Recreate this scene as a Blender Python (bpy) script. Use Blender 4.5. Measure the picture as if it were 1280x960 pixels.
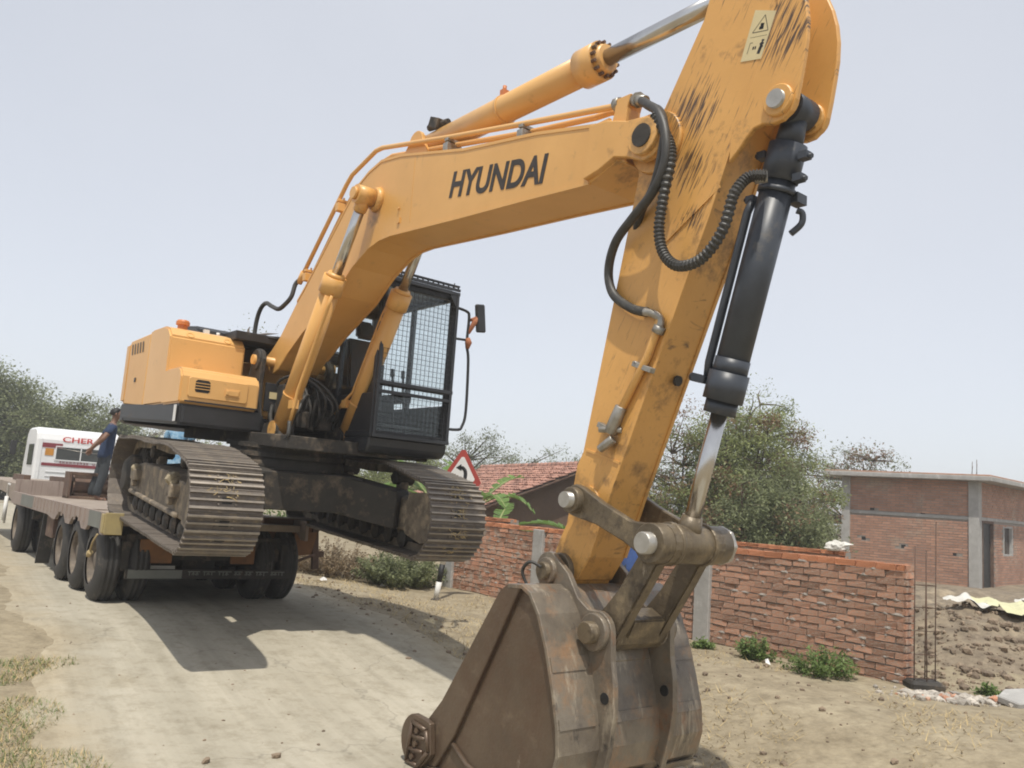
import bpy, bmesh, math, random
from math import sin, cos, pi, radians, atan2, sqrt
from mathutils import Vector, Matrix, noise
random.seed(7)
SC = bpy.context.scene
COL = SC.collection
for o in list(bpy.data.objects):
    bpy.data.objects.remove(o, do_unlink=True)

# ------------------------------------------------------------------ camera
cd = bpy.data.cameras.new('camera'); cam = bpy.data.objects.new('camera', cd); COL.objects.link(cam)
cd.sensor_fit = 'HORIZONTAL'; cd.sensor_width = 36.0; cd.lens = 1058 / 1280 * 36.0
cd.clip_start = 0.05; cd.clip_end = 6000
_p, _r = radians(7.9), radians(4.0)
_fw = Vector((0, cos(_p), sin(_p))); _up = Vector((0, -sin(_p), cos(_p))); _rt = Vector((1, 0, 0))
_rt2 = _rt * cos(_r) + _up * sin(_r); _up2 = _up * cos(_r) - _rt * sin(_r)
M = Matrix((_rt2, _up2, -_fw)).transposed().to_4x4(); M.translation = Vector((0, 0, 1.65))
cam.matrix_world = M
SC.camera = cam
# ------------------------------------------------------------------ sky, sun, exposure
TO_SUN = Vector((-0.008, -0.433, 1.0)).normalized()
w = bpy.data.worlds.new('World'); SC.world = w; w.use_nodes = True
nt = w.node_tree; nt.nodes.clear()
sky = nt.nodes.new('ShaderNodeTexSky'); sky.sky_type = 'NISHITA'; sky.sun_disc = False
sky.sun_elevation = math.asin(TO_SUN.z); sky.sun_rotation = atan2(TO_SUN.x, TO_SUN.y)
sky.air_density = 1.0; sky.dust_density = 0.3; sky.ozone_density = 2.0; sky.altitude = 0
hs = nt.nodes.new('ShaderNodeHueSaturation'); hs.inputs['Saturation'].default_value = 0.5
tcw = nt.nodes.new('ShaderNodeTexCoord'); nzw = nt.nodes.new('ShaderNodeTexNoise'); nzw.inputs['Scale'].default_value = 1.3; nzw.inputs['Detail'].default_value = 5; nt.links.new(tcw.outputs['Generated'], nzw.inputs['Vector'])
mrw = nt.nodes.new('ShaderNodeMapRange'); mrw.inputs[1].default_value = .3; mrw.inputs[2].default_value = .7; mrw.inputs[3].default_value = .50; mrw.inputs[4].default_value = .68; nt.links.new(nzw.outputs['Fac'], mrw.inputs[0])
bg = nt.nodes.new('ShaderNodeBackground'); bg.inputs['Strength'].default_value = 0.12
wo = nt.nodes.new('ShaderNodeOutputWorld')
hz = nt.nodes.new('ShaderNodeMix'); hz.data_type = 'RGBA'; hz.inputs[0].default_value = 0.45; hz.inputs[7].default_value = (5.85, 6.02, 6.45, 1)   # even hot-season haze over the whole sky
nt.links.new(mrw.outputs[0], hz.inputs[0]); nt.links.new(sky.outputs[0], hs.inputs['Color']); nt.links.new(hs.outputs[0], hz.inputs[6]); nt.links.new(hz.outputs[2], bg.inputs['Color']); nt.links.new(bg.outputs[0], wo.inputs[0])
sl = bpy.data.lights.new('sun', 'SUN'); sl.energy = 3.2; sl.angle = radians(0.9); sl.color = (1.0, 0.95, 0.86)
so = bpy.data.objects.new('sun', sl); COL.objects.link(so)
so.rotation_euler = (-TO_SUN).to_track_quat('-Z', 'Y').to_euler(); so.location = (0, 0, 60)
SC.view_settings.view_transform = 'Standard'; SC.view_settings.look = 'None'
SC.view_settings.exposure = 0.30; SC.view_settings.gamma = 1.0
SC.render.engine = 'CYCLES'; SC.cycles.filter_width = 1.9

# ------------------------------------------------------------------ materials
def lin(c):
    return tuple((v / 12.92 if v <= 0.04045 else ((v + 0.055) / 1.055) ** 2.4) for v in c)
def mat(name, c1, c2=None, scale=6, rough=0.6, metal=0.0, bump=0.0, bscale=None, dirt=None, dirt_amt=0.0, dirt_scale=2.0,
        stretch=None, island=0.0, spec=0.5, coat=0.0, rvar=0.15, detail=6):
    m = bpy.data.materials.new(name); m.use_nodes = True; n = m.node_tree; L = n.links
    b = n.nodes['Principled BSDF']; b.inputs['Metallic'].default_value = metal
    b.inputs['Specular IOR Level'].default_value = spec; b.inputs['Coat Weight'].default_value = coat
    tc = n.nodes.new('ShaderNodeTexCoord'); src = tc.outputs['Object']
    if stretch:
        mp = n.nodes.new('ShaderNodeMapping'); mp.inputs['Scale'].default_value = stretch; L.new(src, mp.inputs[0]); src2 = mp.outputs[0]
    else: src2 = src
    nz = n.nodes.new('ShaderNodeTexNoise'); nz.inputs['Scale'].default_value = scale; nz.inputs['Detail'].default_value = detail
    nz.inputs['Roughness'].default_value = 0.65; L.new(src2, nz.inputs['Vector'])
    rp = n.nodes.new('ShaderNodeValToRGB'); rp.color_ramp.elements[0].position = 0.32; rp.color_ramp.elements[1].position = 0.68
    c2 = c2 or tuple(v * 0.75 for v in c1)
    rp.color_ramp.elements[0].color = (*c2, 1); rp.color_ramp.elements[1].color = (*c1, 1)
    L.new(nz.outputs['Fac'], rp.inputs[0]); col = rp.outputs[0]
    def mix(a, bcol, fac, mode='MIX'):
        mx = n.nodes.new('ShaderNodeMix'); mx.data_type = 'RGBA'; mx.blend_type = mode
        if isinstance(fac, float): mx.inputs[0].default_value = fac
        else: L.new(fac, mx.inputs[0])
        L.new(a, mx.inputs[6])
        if isinstance(bcol, tuple): mx.inputs[7].default_value = (*bcol, 1)
        else: L.new(bcol, mx.inputs[7])
        return mx.outputs[2]
    if island:
        ge = n.nodes.new('ShaderNodeNewGeometry'); oi = n.nodes.new('ShaderNodeObjectInfo')
        ad = n.nodes.new('ShaderNodeMath'); ad.operation = 'ADD'; L.new(ge.outputs['Random Per Island'], ad.inputs[0]); L.new(oi.outputs['Random'], ad.inputs[1])
        fr = n.nodes.new('ShaderNodeMath'); fr.operation = 'FRACT'; L.new(ad.outputs[0], fr.inputs[0])
        mr = n.nodes.new('ShaderNodeMapRange'); mr.inputs[3].default_value = 1 - island; mr.inputs[4].default_value = 1 + island * 0.8
        L.new(fr.outputs[0], mr.inputs[0])
        cmb = n.nodes.new('ShaderNodeCombineColor'); [L.new(mr.outputs[0], cmb.inputs[i]) for i in range(3)]
        col = mix(col, cmb.outputs[0], 1.0, 'MULTIPLY')
    if dirt:
        dz = n.nodes.new('ShaderNodeTexNoise'); dz.inputs['Scale'].default_value = dirt_scale; dz.inputs['Detail'].default_value = 8; dz.inputs['Roughness'].default_value = 0.7
        L.new(tc.outputs['Object'], dz.inputs['Vector'])
        dr = n.nodes.new('ShaderNodeValToRGB'); k = 0.72 - dirt_amt * 0.45
        dr.color_ramp.elements[0].position = k; dr.color_ramp.elements[1].position = min(k + 0.18, 1)
        L.new(dz.outputs['Fac'], dr.inputs[0]); col = mix(col, dirt, dr.outputs[0])
        rgh = n.nodes.new('ShaderNodeMapRange'); rgh.inputs[3].default_value = rough; rgh.inputs[4].default_value = min(1, rough + 0.35); L.new(dr.outputs[0], rgh.inputs[0])
        L.new(rgh.outputs[0], b.inputs['Roughness'])
    else:
        rgh = n.nodes.new('ShaderNodeMapRange'); rgh.inputs[3].default_value = max(0.03, rough - rvar); rgh.inputs[4].default_value = min(1, rough + rvar); L.new(nz.outputs['Fac'], rgh.inputs[0])
        L.new(rgh.outputs[0], b.inputs['Roughness'])
    L.new(col, b.inputs['Base Color'])
    if bump:
        bz = n.nodes.new('ShaderNodeTexNoise'); bz.inputs['Scale'].default_value = bscale or scale * 4; bz.inputs['Detail'].default_value = 8; L.new(src2, bz.inputs['Vector'])
        bp = n.nodes.new('ShaderNodeBump'); bp.inputs['Strength'].default_value = min(bump, 1.0); bp.inputs['Distance'].default_value = 0.02
        L.new(bz.outputs['Fac'], bp.inputs['Height']); L.new(bp.outputs[0], b.inputs['Normal'])
    m['col'] = 0
    return m
def finish(m):   # nodes access helper
    n = m.node_tree; return n, n.links, n.nodes['Principled BSDF']
def base_mix(m, build):  # re-route the base colour through an extra layer
    n, L, b = finish(m); lk = b.inputs['Base Color'].links[0]; src = lk.from_socket; L.remove(lk)
    L.new(build(n, L, src), b.inputs['Base Color'])

YEL = (0.73, 0.405, 0.125); YEL2 = (0.65, 0.352, 0.102)
paint = mat('yellow_paint', YEL, YEL2, 1.5, 0.38, dirt=(0.36, 0.22, 0.10), dirt_amt=0.12, dirt_scale=2.4, bump=0.04, bscale=30)
paint_clean = mat('yellow_paint_clean', (0.74, 0.43, 0.155), (0.68, 0.385, 0.13), 1.2, 0.36, dirt=(0.5, 0.36, 0.2), dirt_amt=0.10, dirt_scale=3)
paint_arm = mat('arm_paint', (0.70, 0.375, 0.105), (0.61, 0.318, 0.084), 1.4, 0.42, dirt=(0.20, 0.11, 0.05), dirt_amt=0.26, dirt_scale=4.2, bump=0.05, bscale=30)
black = mat('black_paint', (0.028, 0.028, 0.03), (0.02, 0.02, 0.02), 5, 0.45, dirt=(0.16, 0.13, 0.10), dirt_amt=0.25, dirt_scale=5)
cabblack = mat('cab_paint', (0.030, 0.032, 0.036), (0.022, 0.023, 0.026), 5, 0.4, dirt=(0.12, 0.11, 0.10), dirt_amt=0.22, dirt_scale=4)
dark = mat('dark_frame', (0.045, 0.038, 0.03), (0.025, 0.022, 0.018), 4, 0.75, dirt=(0.17, 0.13, 0.09), dirt_amt=0.42, dirt_scale=5, bump=0.2)
cylblack = mat('black_cylinder_paint', (0.046, 0.053, 0.066), (0.034, 0.039, 0.048), 8, 0.42, dirt=(0.12, 0.105, 0.085), dirt_amt=0.3, dirt_scale=7)
chrome = mat('chrome_rod', (0.62, 0.61, 0.59), (0.52, 0.50, 0.47), 3, 0.24, metal=1.0, rvar=0.06)
steel = mat('worn_steel', (0.42, 0.40, 0.36), (0.26, 0.24, 0.20), 18, 0.42, metal=0.7, dirt=(0.20, 0.15, 0.10), dirt_amt=0.35, dirt_scale=9)
shoe_m = mat('track_steel', (0.21, 0.18, 0.15), (0.13, 0.108, 0.09), 9, 0.6, metal=0.3, dirt=(0.34, 0.27, 0.18), dirt_amt=0.42, dirt_scale=7, bump=0.3, bscale=40, island=0.18)
grouser_m = mat('worn_grouser', (0.34, 0.30, 0.25), (0.24, 0.21, 0.175), 12, 0.5, metal=0.3, dirt=(0.40, 0.33, 0.24), dirt_amt=0.4, dirt_scale=9, island=0.15)
pin_steel = mat('pin_steel', (0.46, 0.44, 0.40), (0.36, 0.34, 0.30), 14, 0.38, metal=0.6)
mudsteel = mat('muddy_steel', (0.22, 0.18, 0.13), (0.10, 0.08, 0.06), 6, 0.8, dirt=(0.40, 0.32, 0.22), dirt_amt=0.5, dirt_scale=5, bump=0.3)
bucket_m = mat('bucket_steel', (0.145, 0.102, 0.067), (0.095, 0.067, 0.045), 2.2, 0.36, metal=0.25, dirt=(0.23, 0.17, 0.11), dirt_amt=0.32, dirt_scale=4.5, bump=0.15, bscale=40)
bucket_back = mat('worn_bucket_back', (0.255, 0.215, 0.16), (0.125, 0.102, 0.08), 3.0, 0.38, metal=0.3, dirt=(0.30, 0.19, 0.11), dirt_amt=0.45, dirt_scale=3.5, bump=0.15, bscale=40)
link_m = mat('link_steel', (0.175, 0.135, 0.083), (0.09, 0.07, 0.046), 4, 0.42, metal=0.25, dirt=(0.30, 0.23, 0.135), dirt_amt=0.4, dirt_scale=6, bump=0.15, bscale=50)
rubber = mat('black_rubber', (0.045, 0.042, 0.038), (0.03, 0.028, 0.026), 10, 0.75, dirt=(0.20, 0.17, 0.13), dirt_amt=0.35, dirt_scale=4, bump=0.1)
hose_m = mat('hose_rubber', (0.055, 0.052, 0.045), (0.03, 0.028, 0.025), 12, 0.5, dirt=(0.20, 0.17, 0.12), dirt_amt=0.3, dirt_scale=7)
rim_m = mat('rim_steel', (0.20, 0.16, 0.12), (0.10, 0.08, 0.06), 8, 0.7, dirt=(0.3, 0.24, 0.17), dirt_amt=0.4, dirt_scale=6)
deck_m = mat('deck_steel', (0.33, 0.27, 0.215), (0.25, 0.20, 0.16), 3, 0.8, dirt=(0.42, 0.36, 0.28), dirt_amt=0.4, dirt_scale=3, bump=0.15)
fascia_m = mat('faded_red_fascia', (0.33, 0.265, 0.225), (0.27, 0.215, 0.18), 3, 0.75, dirt=(0.4, 0.35, 0.28), dirt_amt=0.3, dirt_scale=4, bump=0.1)
fascia_g = mat('grey_fascia_panel', (0.20, 0.205, 0.18), None, 4, 0.75)
truckorange = mat('faded_orange_paint', (0.24, 0.105, 0.03), (0.16, 0.07, 0.022), 4, 0.65, dirt=(0.14, 0.09, 0.05), dirt_amt=0.4, dirt_scale=5)
yellowend = mat('dirty_yellow_paint', (0.42, 0.33, 0.14), (0.30, 0.24, 0.12), 5, 0.7)
white_cab = mat('white_cab_paint', (0.80, 0.80, 0.80), (0.72, 0.72, 0.71), 2, 0.4, dirt=(0.55, 0.50, 0.44), dirt_amt=0.2, dirt_scale=3)
white = mat('white_paint', (0.78, 0.77, 0.74), (0.66, 0.65, 0.62), 5, 0.6)
redp = mat('red_print', (0.55, 0.03, 0.03), (0.5, 0.03, 0.03), 5, 0.5)
maroon = mat('maroon_print', (0.22, 0.03, 0.04), (0.2, 0.03, 0.04), 5, 0.5)
signred = mat('sign_red', (0.42, 0.06, 0.045), (0.34, 0.05, 0.04), 6, 0.5)
blackp = mat('black_print', (0.012, 0.012, 0.012), (0.016, 0.015, 0.014), 9, 0.55)
decal_m = mat('cream_decal', (0.66, 0.55, 0.30), (0.58, 0.48, 0.27), 6, 0.5)
letter_m = mat('lettering_black', (0.022, 0.017, 0.013), (0.045, 0.03, 0.018), 26, 0.5)
orangep = mat('orange_sticker', (0.6, 0.26, 0.03), None, 5, 0.5)
redrag = mat('faded_orange_cloth', (0.42, 0.17, 0.08), (0.30, 0.11, 0.06), 20, 0.9)
amber = mat('orange_plastic', (0.60, 0.20, 0.05), (0.45, 0.14, 0.04), 8, 0.4)
brick_m = mat('brick', (0.56, 0.275, 0.165), (0.43, 0.215, 0.135), 14, 0.9, dirt=(0.42, 0.345, 0.275), dirt_amt=0.60, dirt_scale=7, bump=0.7, bscale=60, island=0.36)
brickcap_m = mat('bright_brick', (0.56, 0.24, 0.115), (0.42, 0.16, 0.08), 10, 0.9, dirt=(0.42, 0.34, 0.26), dirt_amt=0.3, dirt_scale=6, bump=0.5, bscale=60, island=0.2)
mortar = mat('mortar', (0.34, 0.305, 0.265), (0.24, 0.215, 0.185), 9, 0.95, bump=1.0, bscale=40)
housebrick = mat('house_brick', (0.47, 0.265, 0.18), (0.36, 0.205, 0.145), 2.0, 0.9, dirt=(0.43, 0.35, 0.27), dirt_amt=0.48, dirt_scale=0.9, island=0.16)
concrete = mat('concrete', (0.42, 0.41, 0.385), (0.32, 0.31, 0.29), 4, 0.85, dirt=(0.27, 0.25, 0.23), dirt_amt=0.3, dirt_scale=3, bump=0.3)
rebar_m = mat('rusty_rod', (0.13, 0.075, 0.05), (0.08, 0.05, 0.035), 30, 0.8)
rust = mat('rusty_steel', (0.15, 0.085, 0.055), (0.08, 0.05, 0.035), 10, 0.8, dirt=(0.24, 0.18, 0.12), dirt_amt=0.4, dirt_scale=6)
tile_m = mat('clay_tile', (0.44, 0.235, 0.17), (0.28, 0.15, 0.115), 3, 0.9, dirt=(0.16, 0.10, 0.085), dirt_amt=0.38, dirt_scale=1.2, island=0.3, bump=0.3)
mudwall = mat('mud_wall', (0.16, 0.105, 0.072), (0.12, 0.08, 0.055), 3, 0.95, bump=0.3)
soil_m = mat('soil', (0.34, 0.285, 0.195), (0.25, 0.205, 0.135), 1.9, 1.0, dirt=(0.385, 0.33, 0.23), dirt_amt=0.42, dirt_scale=0.7, bump=0.9, bscale=9)
mound_m = mat('mound_soil', (0.29, 0.235, 0.165), (0.15, 0.118, 0.085), 3.5, 1.0, dirt=(0.40, 0.32, 0.22), dirt_amt=0.4, dirt_scale=2, bump=1.0, bscale=8)
road_m = mat('dusty_road', (0.43, 0.395, 0.318), (0.365, 0.332, 0.26), 0.9, 0.95, dirt=(0.345, 0.305, 0.225), dirt_amt=0.34, dirt_scale=0.5, bump=0.35, bscale=14)
clod_m = mat('earth_clod', (0.28, 0.21, 0.145), (0.17, 0.13, 0.09), 8, 1.0, bump=0.6, island=0.3)
stone_m = mat('pale_stone', (0.50, 0.46, 0.40), (0.36, 0.32, 0.27), 8, 0.95, bump=0.5, island=0.35)
straw_m = mat('dry_grass', (0.50, 0.38, 0.19), (0.36, 0.27, 0.13), 2, 0.9, island=0.4)
tarp_y = mat('yellow_tarpaulin', (0.62, 0.60, 0.38), (0.52, 0.50, 0.30), 4, 0.7, bump=0.4)
tarp_w = mat('white_sacking', (0.66, 0.64, 0.58), (0.5, 0.48, 0.43), 6, 0.8, bump=0.4)
skin_m = mat('brown_skin', (0.20, 0.105, 0.065), (0.17, 0.09, 0.055), 10, 0.55)
hair_m = mat('black_hair', (0.012, 0.010, 0.009), None, 20, 0.6)
shirt_b = mat('dark_blue_cloth', (0.022, 0.042, 0.095), (0.015, 0.03, 0.07), 9, 0.9, bump=0.3)
shirt_c = mat('blue_cloth', (0.05, 0.10, 0.28), (0.04, 0.08, 0.22), 9, 0.9)
shirt_p = mat('blue_white_patterned_cloth', (0.42, 0.58, 0.68), (0.05, 0.22, 0.42), 13, 0.9)
trouser_m = mat('slate_cloth', (0.045, 0.052, 0.058), (0.03, 0.036, 0.04), 9, 0.95, bump=0.3)
bark = mat('bark', (0.14, 0.10, 0.07), (0.08, 0.06, 0.045), 12, 0.95, bump=0.6)
def glass_mat(name, tint, gl=0.05):
    m = bpy.data.materials.new(name); m.use_nodes = True; n = m.node_tree; n.nodes.clear(); L = n.links
    o = n.nodes.new('ShaderNodeOutputMaterial'); t = n.nodes.new('ShaderNodeBsdfTransparent'); t.inputs[0].default_value = (*tint, 1)
    g = n.nodes.new('ShaderNodeBsdfGlossy'); g.inputs['Roughness'].default_value = 0.04; g.inputs[0].default_value = (0.9, 0.95, 0.95, 1)
    fr = n.nodes.new('ShaderNodeFresnel'); fr.inputs[0].default_value = 1.5
    mx = n.nodes.new('ShaderNodeMixShader'); n.nodes.remove(fr); mx.inputs[0].default_value = gl; L.new(t.outputs[0], mx.inputs[1]); L.new(g.outputs[0], mx.inputs[2]); L.new(mx.outputs[0], o.inputs[0])
    return m
glass = glass_mat('tinted_glass', (0.95, 0.97, 0.97))
darkglass = mat('dark_glass', (0.03, 0.035, 0.035), (0.05, 0.05, 0.045), 3, 0.12, spec=0.6, rvar=0.05)
mirror_m = mat('mirror_glass', (0.5, 0.52, 0.55), None, 3, 0.08, metal=1.0, rvar=0.02)
def leaf_mat(name, c1, c2, isl=0.4):
    m = mat(name, c1, c2, 1.3, 0.55, island=isl, spec=0.3)
    n, L, b = finish(m)
    tr = n.nodes.new('ShaderNodeBsdfTranslucent'); L.new(b.inputs['Base Color'].links[0].from_socket, tr.inputs[0])
    mx = n.nodes.new('ShaderNodeMixShader'); mx.inputs[0].default_value = 0.4
    out = [q for q in n.nodes if q.type == 'OUTPUT_MATERIAL'][0]
    L.new(b.outputs[0], mx.inputs[1]); L.new(tr.outputs[0], mx.inputs[2]); L.new(mx.outputs[0], out.inputs[0])
    return m
leaf_a = leaf_mat('light_green_leaves', (0.32, 0.35, 0.145), (0.215, 0.25, 0.10))
leaf_b = leaf_mat('dusty_green_leaves', (0.25, 0.275, 0.14), (0.175, 0.195, 0.095))
leaf_c = leaf_mat('grey_green_leaves', (0.25, 0.27, 0.165), (0.18, 0.20, 0.12))
leaf_d = leaf_mat('pale_dusty_leaves', (0.50, 0.49, 0.42), (0.30, 0.31, 0.22))
leaf_pod = leaf_mat('brown_pods', (0.30, 0.19, 0.11), (0.20, 0.125, 0.075))
leaf_w = leaf_mat('weed_leaves', (0.20, 0.28, 0.09), (0.14, 0.20, 0.065))
banana_m = leaf_mat('banana_leaf', (0.19, 0.30, 0.08), (0.12, 0.21, 0.055), 0.2)
banana_stem = mat('banana_stem', (0.30, 0.33, 0.12), (0.2, 0.22, 0.09), 6, 0.6)
dry_m = leaf_mat('dry_twigs', (0.33, 0.25, 0.15), (0.20, 0.145, 0.09))

# ribs in the brick walls' smear: a second, larger grey smear low on the wall is part of the brick material
# arm scratches: black scrapes in two patches, as real wear in the arm's paint
def scratches(m, patches):
    def build(n, L, src):
        tc = n.nodes.new('ShaderNodeTexCoord')
        mp = n.nodes.new('ShaderNodeMapping'); mp.vector_type = 'POINT'
        mp.inputs['Rotation'].default_value = (0, radians(62), 0); L.new(tc.outputs['Object'], mp.inputs[0])
        mp2 = n.nodes.new('ShaderNodeMapping'); mp2.inputs['Scale'].default_value = (2.2, 2.0, 34.0); L.new(mp.outputs[0], mp2.inputs[0])
        nz = n.nodes.new('ShaderNodeTexNoise'); nz.inputs['Scale'].default_value = 2.4; nz.inputs['Detail'].default_value = 6; nz.inputs['Distortion'].default_value = .7; L.new(mp2.outputs[0], nz.inputs[0])
        tot = None
        for (cx, cy, cz, r) in patches:
            ds = n.nodes.new('ShaderNodeVectorMath'); ds.operation = 'DISTANCE'; L.new(tc.outputs['Object'], ds.inputs[0]); ds.inputs[1].default_value = (cx, cy, cz)
            mr = n.nodes.new('ShaderNodeMapRange'); mr.inputs[1].default_value = r; mr.inputs[2].default_value = r * 0.35; mr.inputs[3].default_value = 0; mr.inputs[4].default_value = 0.19; L.new(ds.outputs['Value'], mr.inputs[0])
            if tot is None: tot = mr.outputs[0]
            else:
                mxm = n.nodes.new('ShaderNodeMath'); mxm.operation = 'MAXIMUM'; L.new(tot, mxm.inputs[0]); L.new(mr.outputs[0], mxm.inputs[1]); tot = mxm.outputs[0]
        ad = n.nodes.new('ShaderNodeMath'); ad.operation = 'ADD'; L.new(nz.outputs['Fac'], ad.inputs[0]); L.new(tot, ad.inputs[1])
        rp = n.nodes.new('ShaderNodeValToRGB'); rp.color_ramp.elements[0].position = 0.63; rp.color_ramp.elements[1].position = 0.76; L.new(ad.outputs[0], rp.inputs[0])
        mx = n.nodes.new('ShaderNodeMix'); mx.data_type = 'RGBA'; L.new(rp.outputs[0], mx.inputs[0]); L.new(src, mx.inputs[6]); mx.inputs[7].default_value = (0.085, 0.05, 0.03, 1)
        return mx.outputs[2]
    base_mix(m, build)
scratches(paint_arm, [(5.80, -0.17, 3.16, 0.27), (5.80, -0.17, 2.80, 0.22), (6.45, -0.17, 3.45, 0.30), (5.85, -0.17, 2.45, 0.12)])
def grime(m, patches, c=(0.09, 0.052, 0.028), k=.20):      # grease and dirt thrown out round the pins
    def build(n, L, src):
        tc = n.nodes.new('ShaderNodeTexCoord'); nz = n.nodes.new('ShaderNodeTexNoise'); nz.inputs['Scale'].default_value = 7; nz.inputs['Detail'].default_value = 9; nz.inputs['Roughness'].default_value = .72; L.new(tc.outputs['Object'], nz.inputs[0])
        tot = None
        for (cx, cy, cz, r) in patches:
            ds = n.nodes.new('ShaderNodeVectorMath'); ds.operation = 'DISTANCE'; L.new(tc.outputs['Object'], ds.inputs[0]); ds.inputs[1].default_value = (cx, cy, cz)
            mr = n.nodes.new('ShaderNodeMapRange'); mr.inputs[1].default_value = r; mr.inputs[2].default_value = r * .2; mr.inputs[3].default_value = 0; mr.inputs[4].default_value = k; L.new(ds.outputs['Value'], mr.inputs[0])
            if tot is None: tot = mr.outputs[0]
            else:
                q = n.nodes.new('ShaderNodeMath'); q.operation = 'MAXIMUM'; L.new(tot, q.inputs[0]); L.new(mr.outputs[0], q.inputs[1]); tot = q.outputs[0]
        ad = n.nodes.new('ShaderNodeMath'); ad.operation = 'ADD'; L.new(nz.outputs['Fac'], ad.inputs[0]); L.new(tot, ad.inputs[1])
        mr = n.nodes.new('ShaderNodeMapRange'); mr.inputs[1].default_value = .62; mr.inputs[2].default_value = .88; mr.inputs[3].default_value = 0; mr.inputs[4].default_value = .85; L.new(ad.outputs[0], mr.inputs[0])
        mx = n.nodes.new('ShaderNodeMix'); mx.data_type = 'RGBA'; L.new(mr.outputs[0], mx.inputs[0]); L.new(src, mx.inputs[6]); mx.inputs[7].default_value = (*c, 1)
        return mx.outputs[2]
    base_mix(m, build)
grime(paint, [(1.985, -.30, 3.33, .26), (5.5, -.25, 2.95, .34), (5.35, 0, 2.95, .5), (.62, -.39, 1.2, .30), (.62, .39, 1.2, .3), (-.05, 0, 1.95, .3), (1.65, -.39, 2.85, .16)])
grime(paint_arm, [(5.50, -.17, 2.85, .40), (5.06, -.17, .60, .42), (4.86, 0, .22, .50), (6.28, 0, 2.75, .45), (5.95, .05, 2.2, .45), (5.62, .05, 1.35, .4), (5.3, .1, .9, .35), (5.30, -.2, 1.05, .22)])
grime(paint_clean, [(4.76, 0, 3.93, .2), (2.45, 0, 3.95, .3), (-.32, -1.0, 1.8, .18)], (.20, .12, .06), .22)
# rust streaks and pale scrapes on the bucket come from stretched noise
def streaks(m, c, scale, lo, hi):
    def build(n, L, src):
        tc = n.nodes.new('ShaderNodeTexCoord'); mp = n.nodes.new('ShaderNodeMapping'); mp.inputs['Scale'].default_value = scale; L.new(tc.outputs['Object'], mp.inputs[0])
        nz = n.nodes.new('ShaderNodeTexNoise'); nz.inputs['Scale'].default_value = 3; nz.inputs['Detail'].default_value = 8; nz.inputs['Roughness'].default_value = 0.75; L.new(mp.outputs[0], nz.inputs[0])
        rp = n.nodes.new('ShaderNodeValToRGB'); rp.color_ramp.elements[0].position = lo; rp.color_ramp.elements[1].position = hi; L.new(nz.outputs['Fac'], rp.inputs[0])
        mx = n.nodes.new('ShaderNodeMix'); mx.data_type = 'RGBA'; L.new(rp.outputs[0], mx.inputs[0]); L.new(src, mx.inputs[6]); mx.inputs[7].default_value = (*c, 1)
        return mx.outputs[2]
    base_mix(m, build)
streaks(bucket_back, (0.42, 0.36, 0.27), (1.5, 3.0, 0.6), 0.56, 0.70)
streaks(bucket_back, (0.035, 0.033, 0.033), (1.0, 2.2, 0.8), 0.60, 0.68)
streaks(bucket_m, (0.105, 0.062, 0.038), (1.2, 1, 1.0), 0.46, 0.70)
streaks(bucket_m, (0.30, 0.25, 0.19), (5, 2, 1.0), 0.64, 0.72)
streaks(link_m, (0.05, 0.036, 0.024), (1.6, 1.6, 1.2), 0.52, 0.66)
streaks(link_m, (0.34, 0.28, 0.20), (5, 5, 2), 0.62, 0.72)
streaks(bucket_back, (0.24, 0.115, 0.055), (1.2, 2.6, 1.0), 0.56, 0.70)
streaks(cabblack, (0.10, 0.10, 0.10), (2, 2, 0.4), 0.62, 0.8)
streaks(paint, (0.40, 0.235, 0.095), (2.6, 2.6, .35), .60, .80)
streaks(paint_clean, (0.52, 0.34, 0.16), (3, 3, .4), .62, .85)
streaks(fascia_m, (0.20, 0.14, 0.12), (9, 9, 0.2), 0.55, 0.62)
streaks(white_cab, (0.50, 0.45, 0.40), (6, 6, 0.5), 0.66, 0.82)
streaks(concrete, (0.55, 0.54, 0.51), (2, 2, 0.6), 0.55, 0.7)

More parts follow.
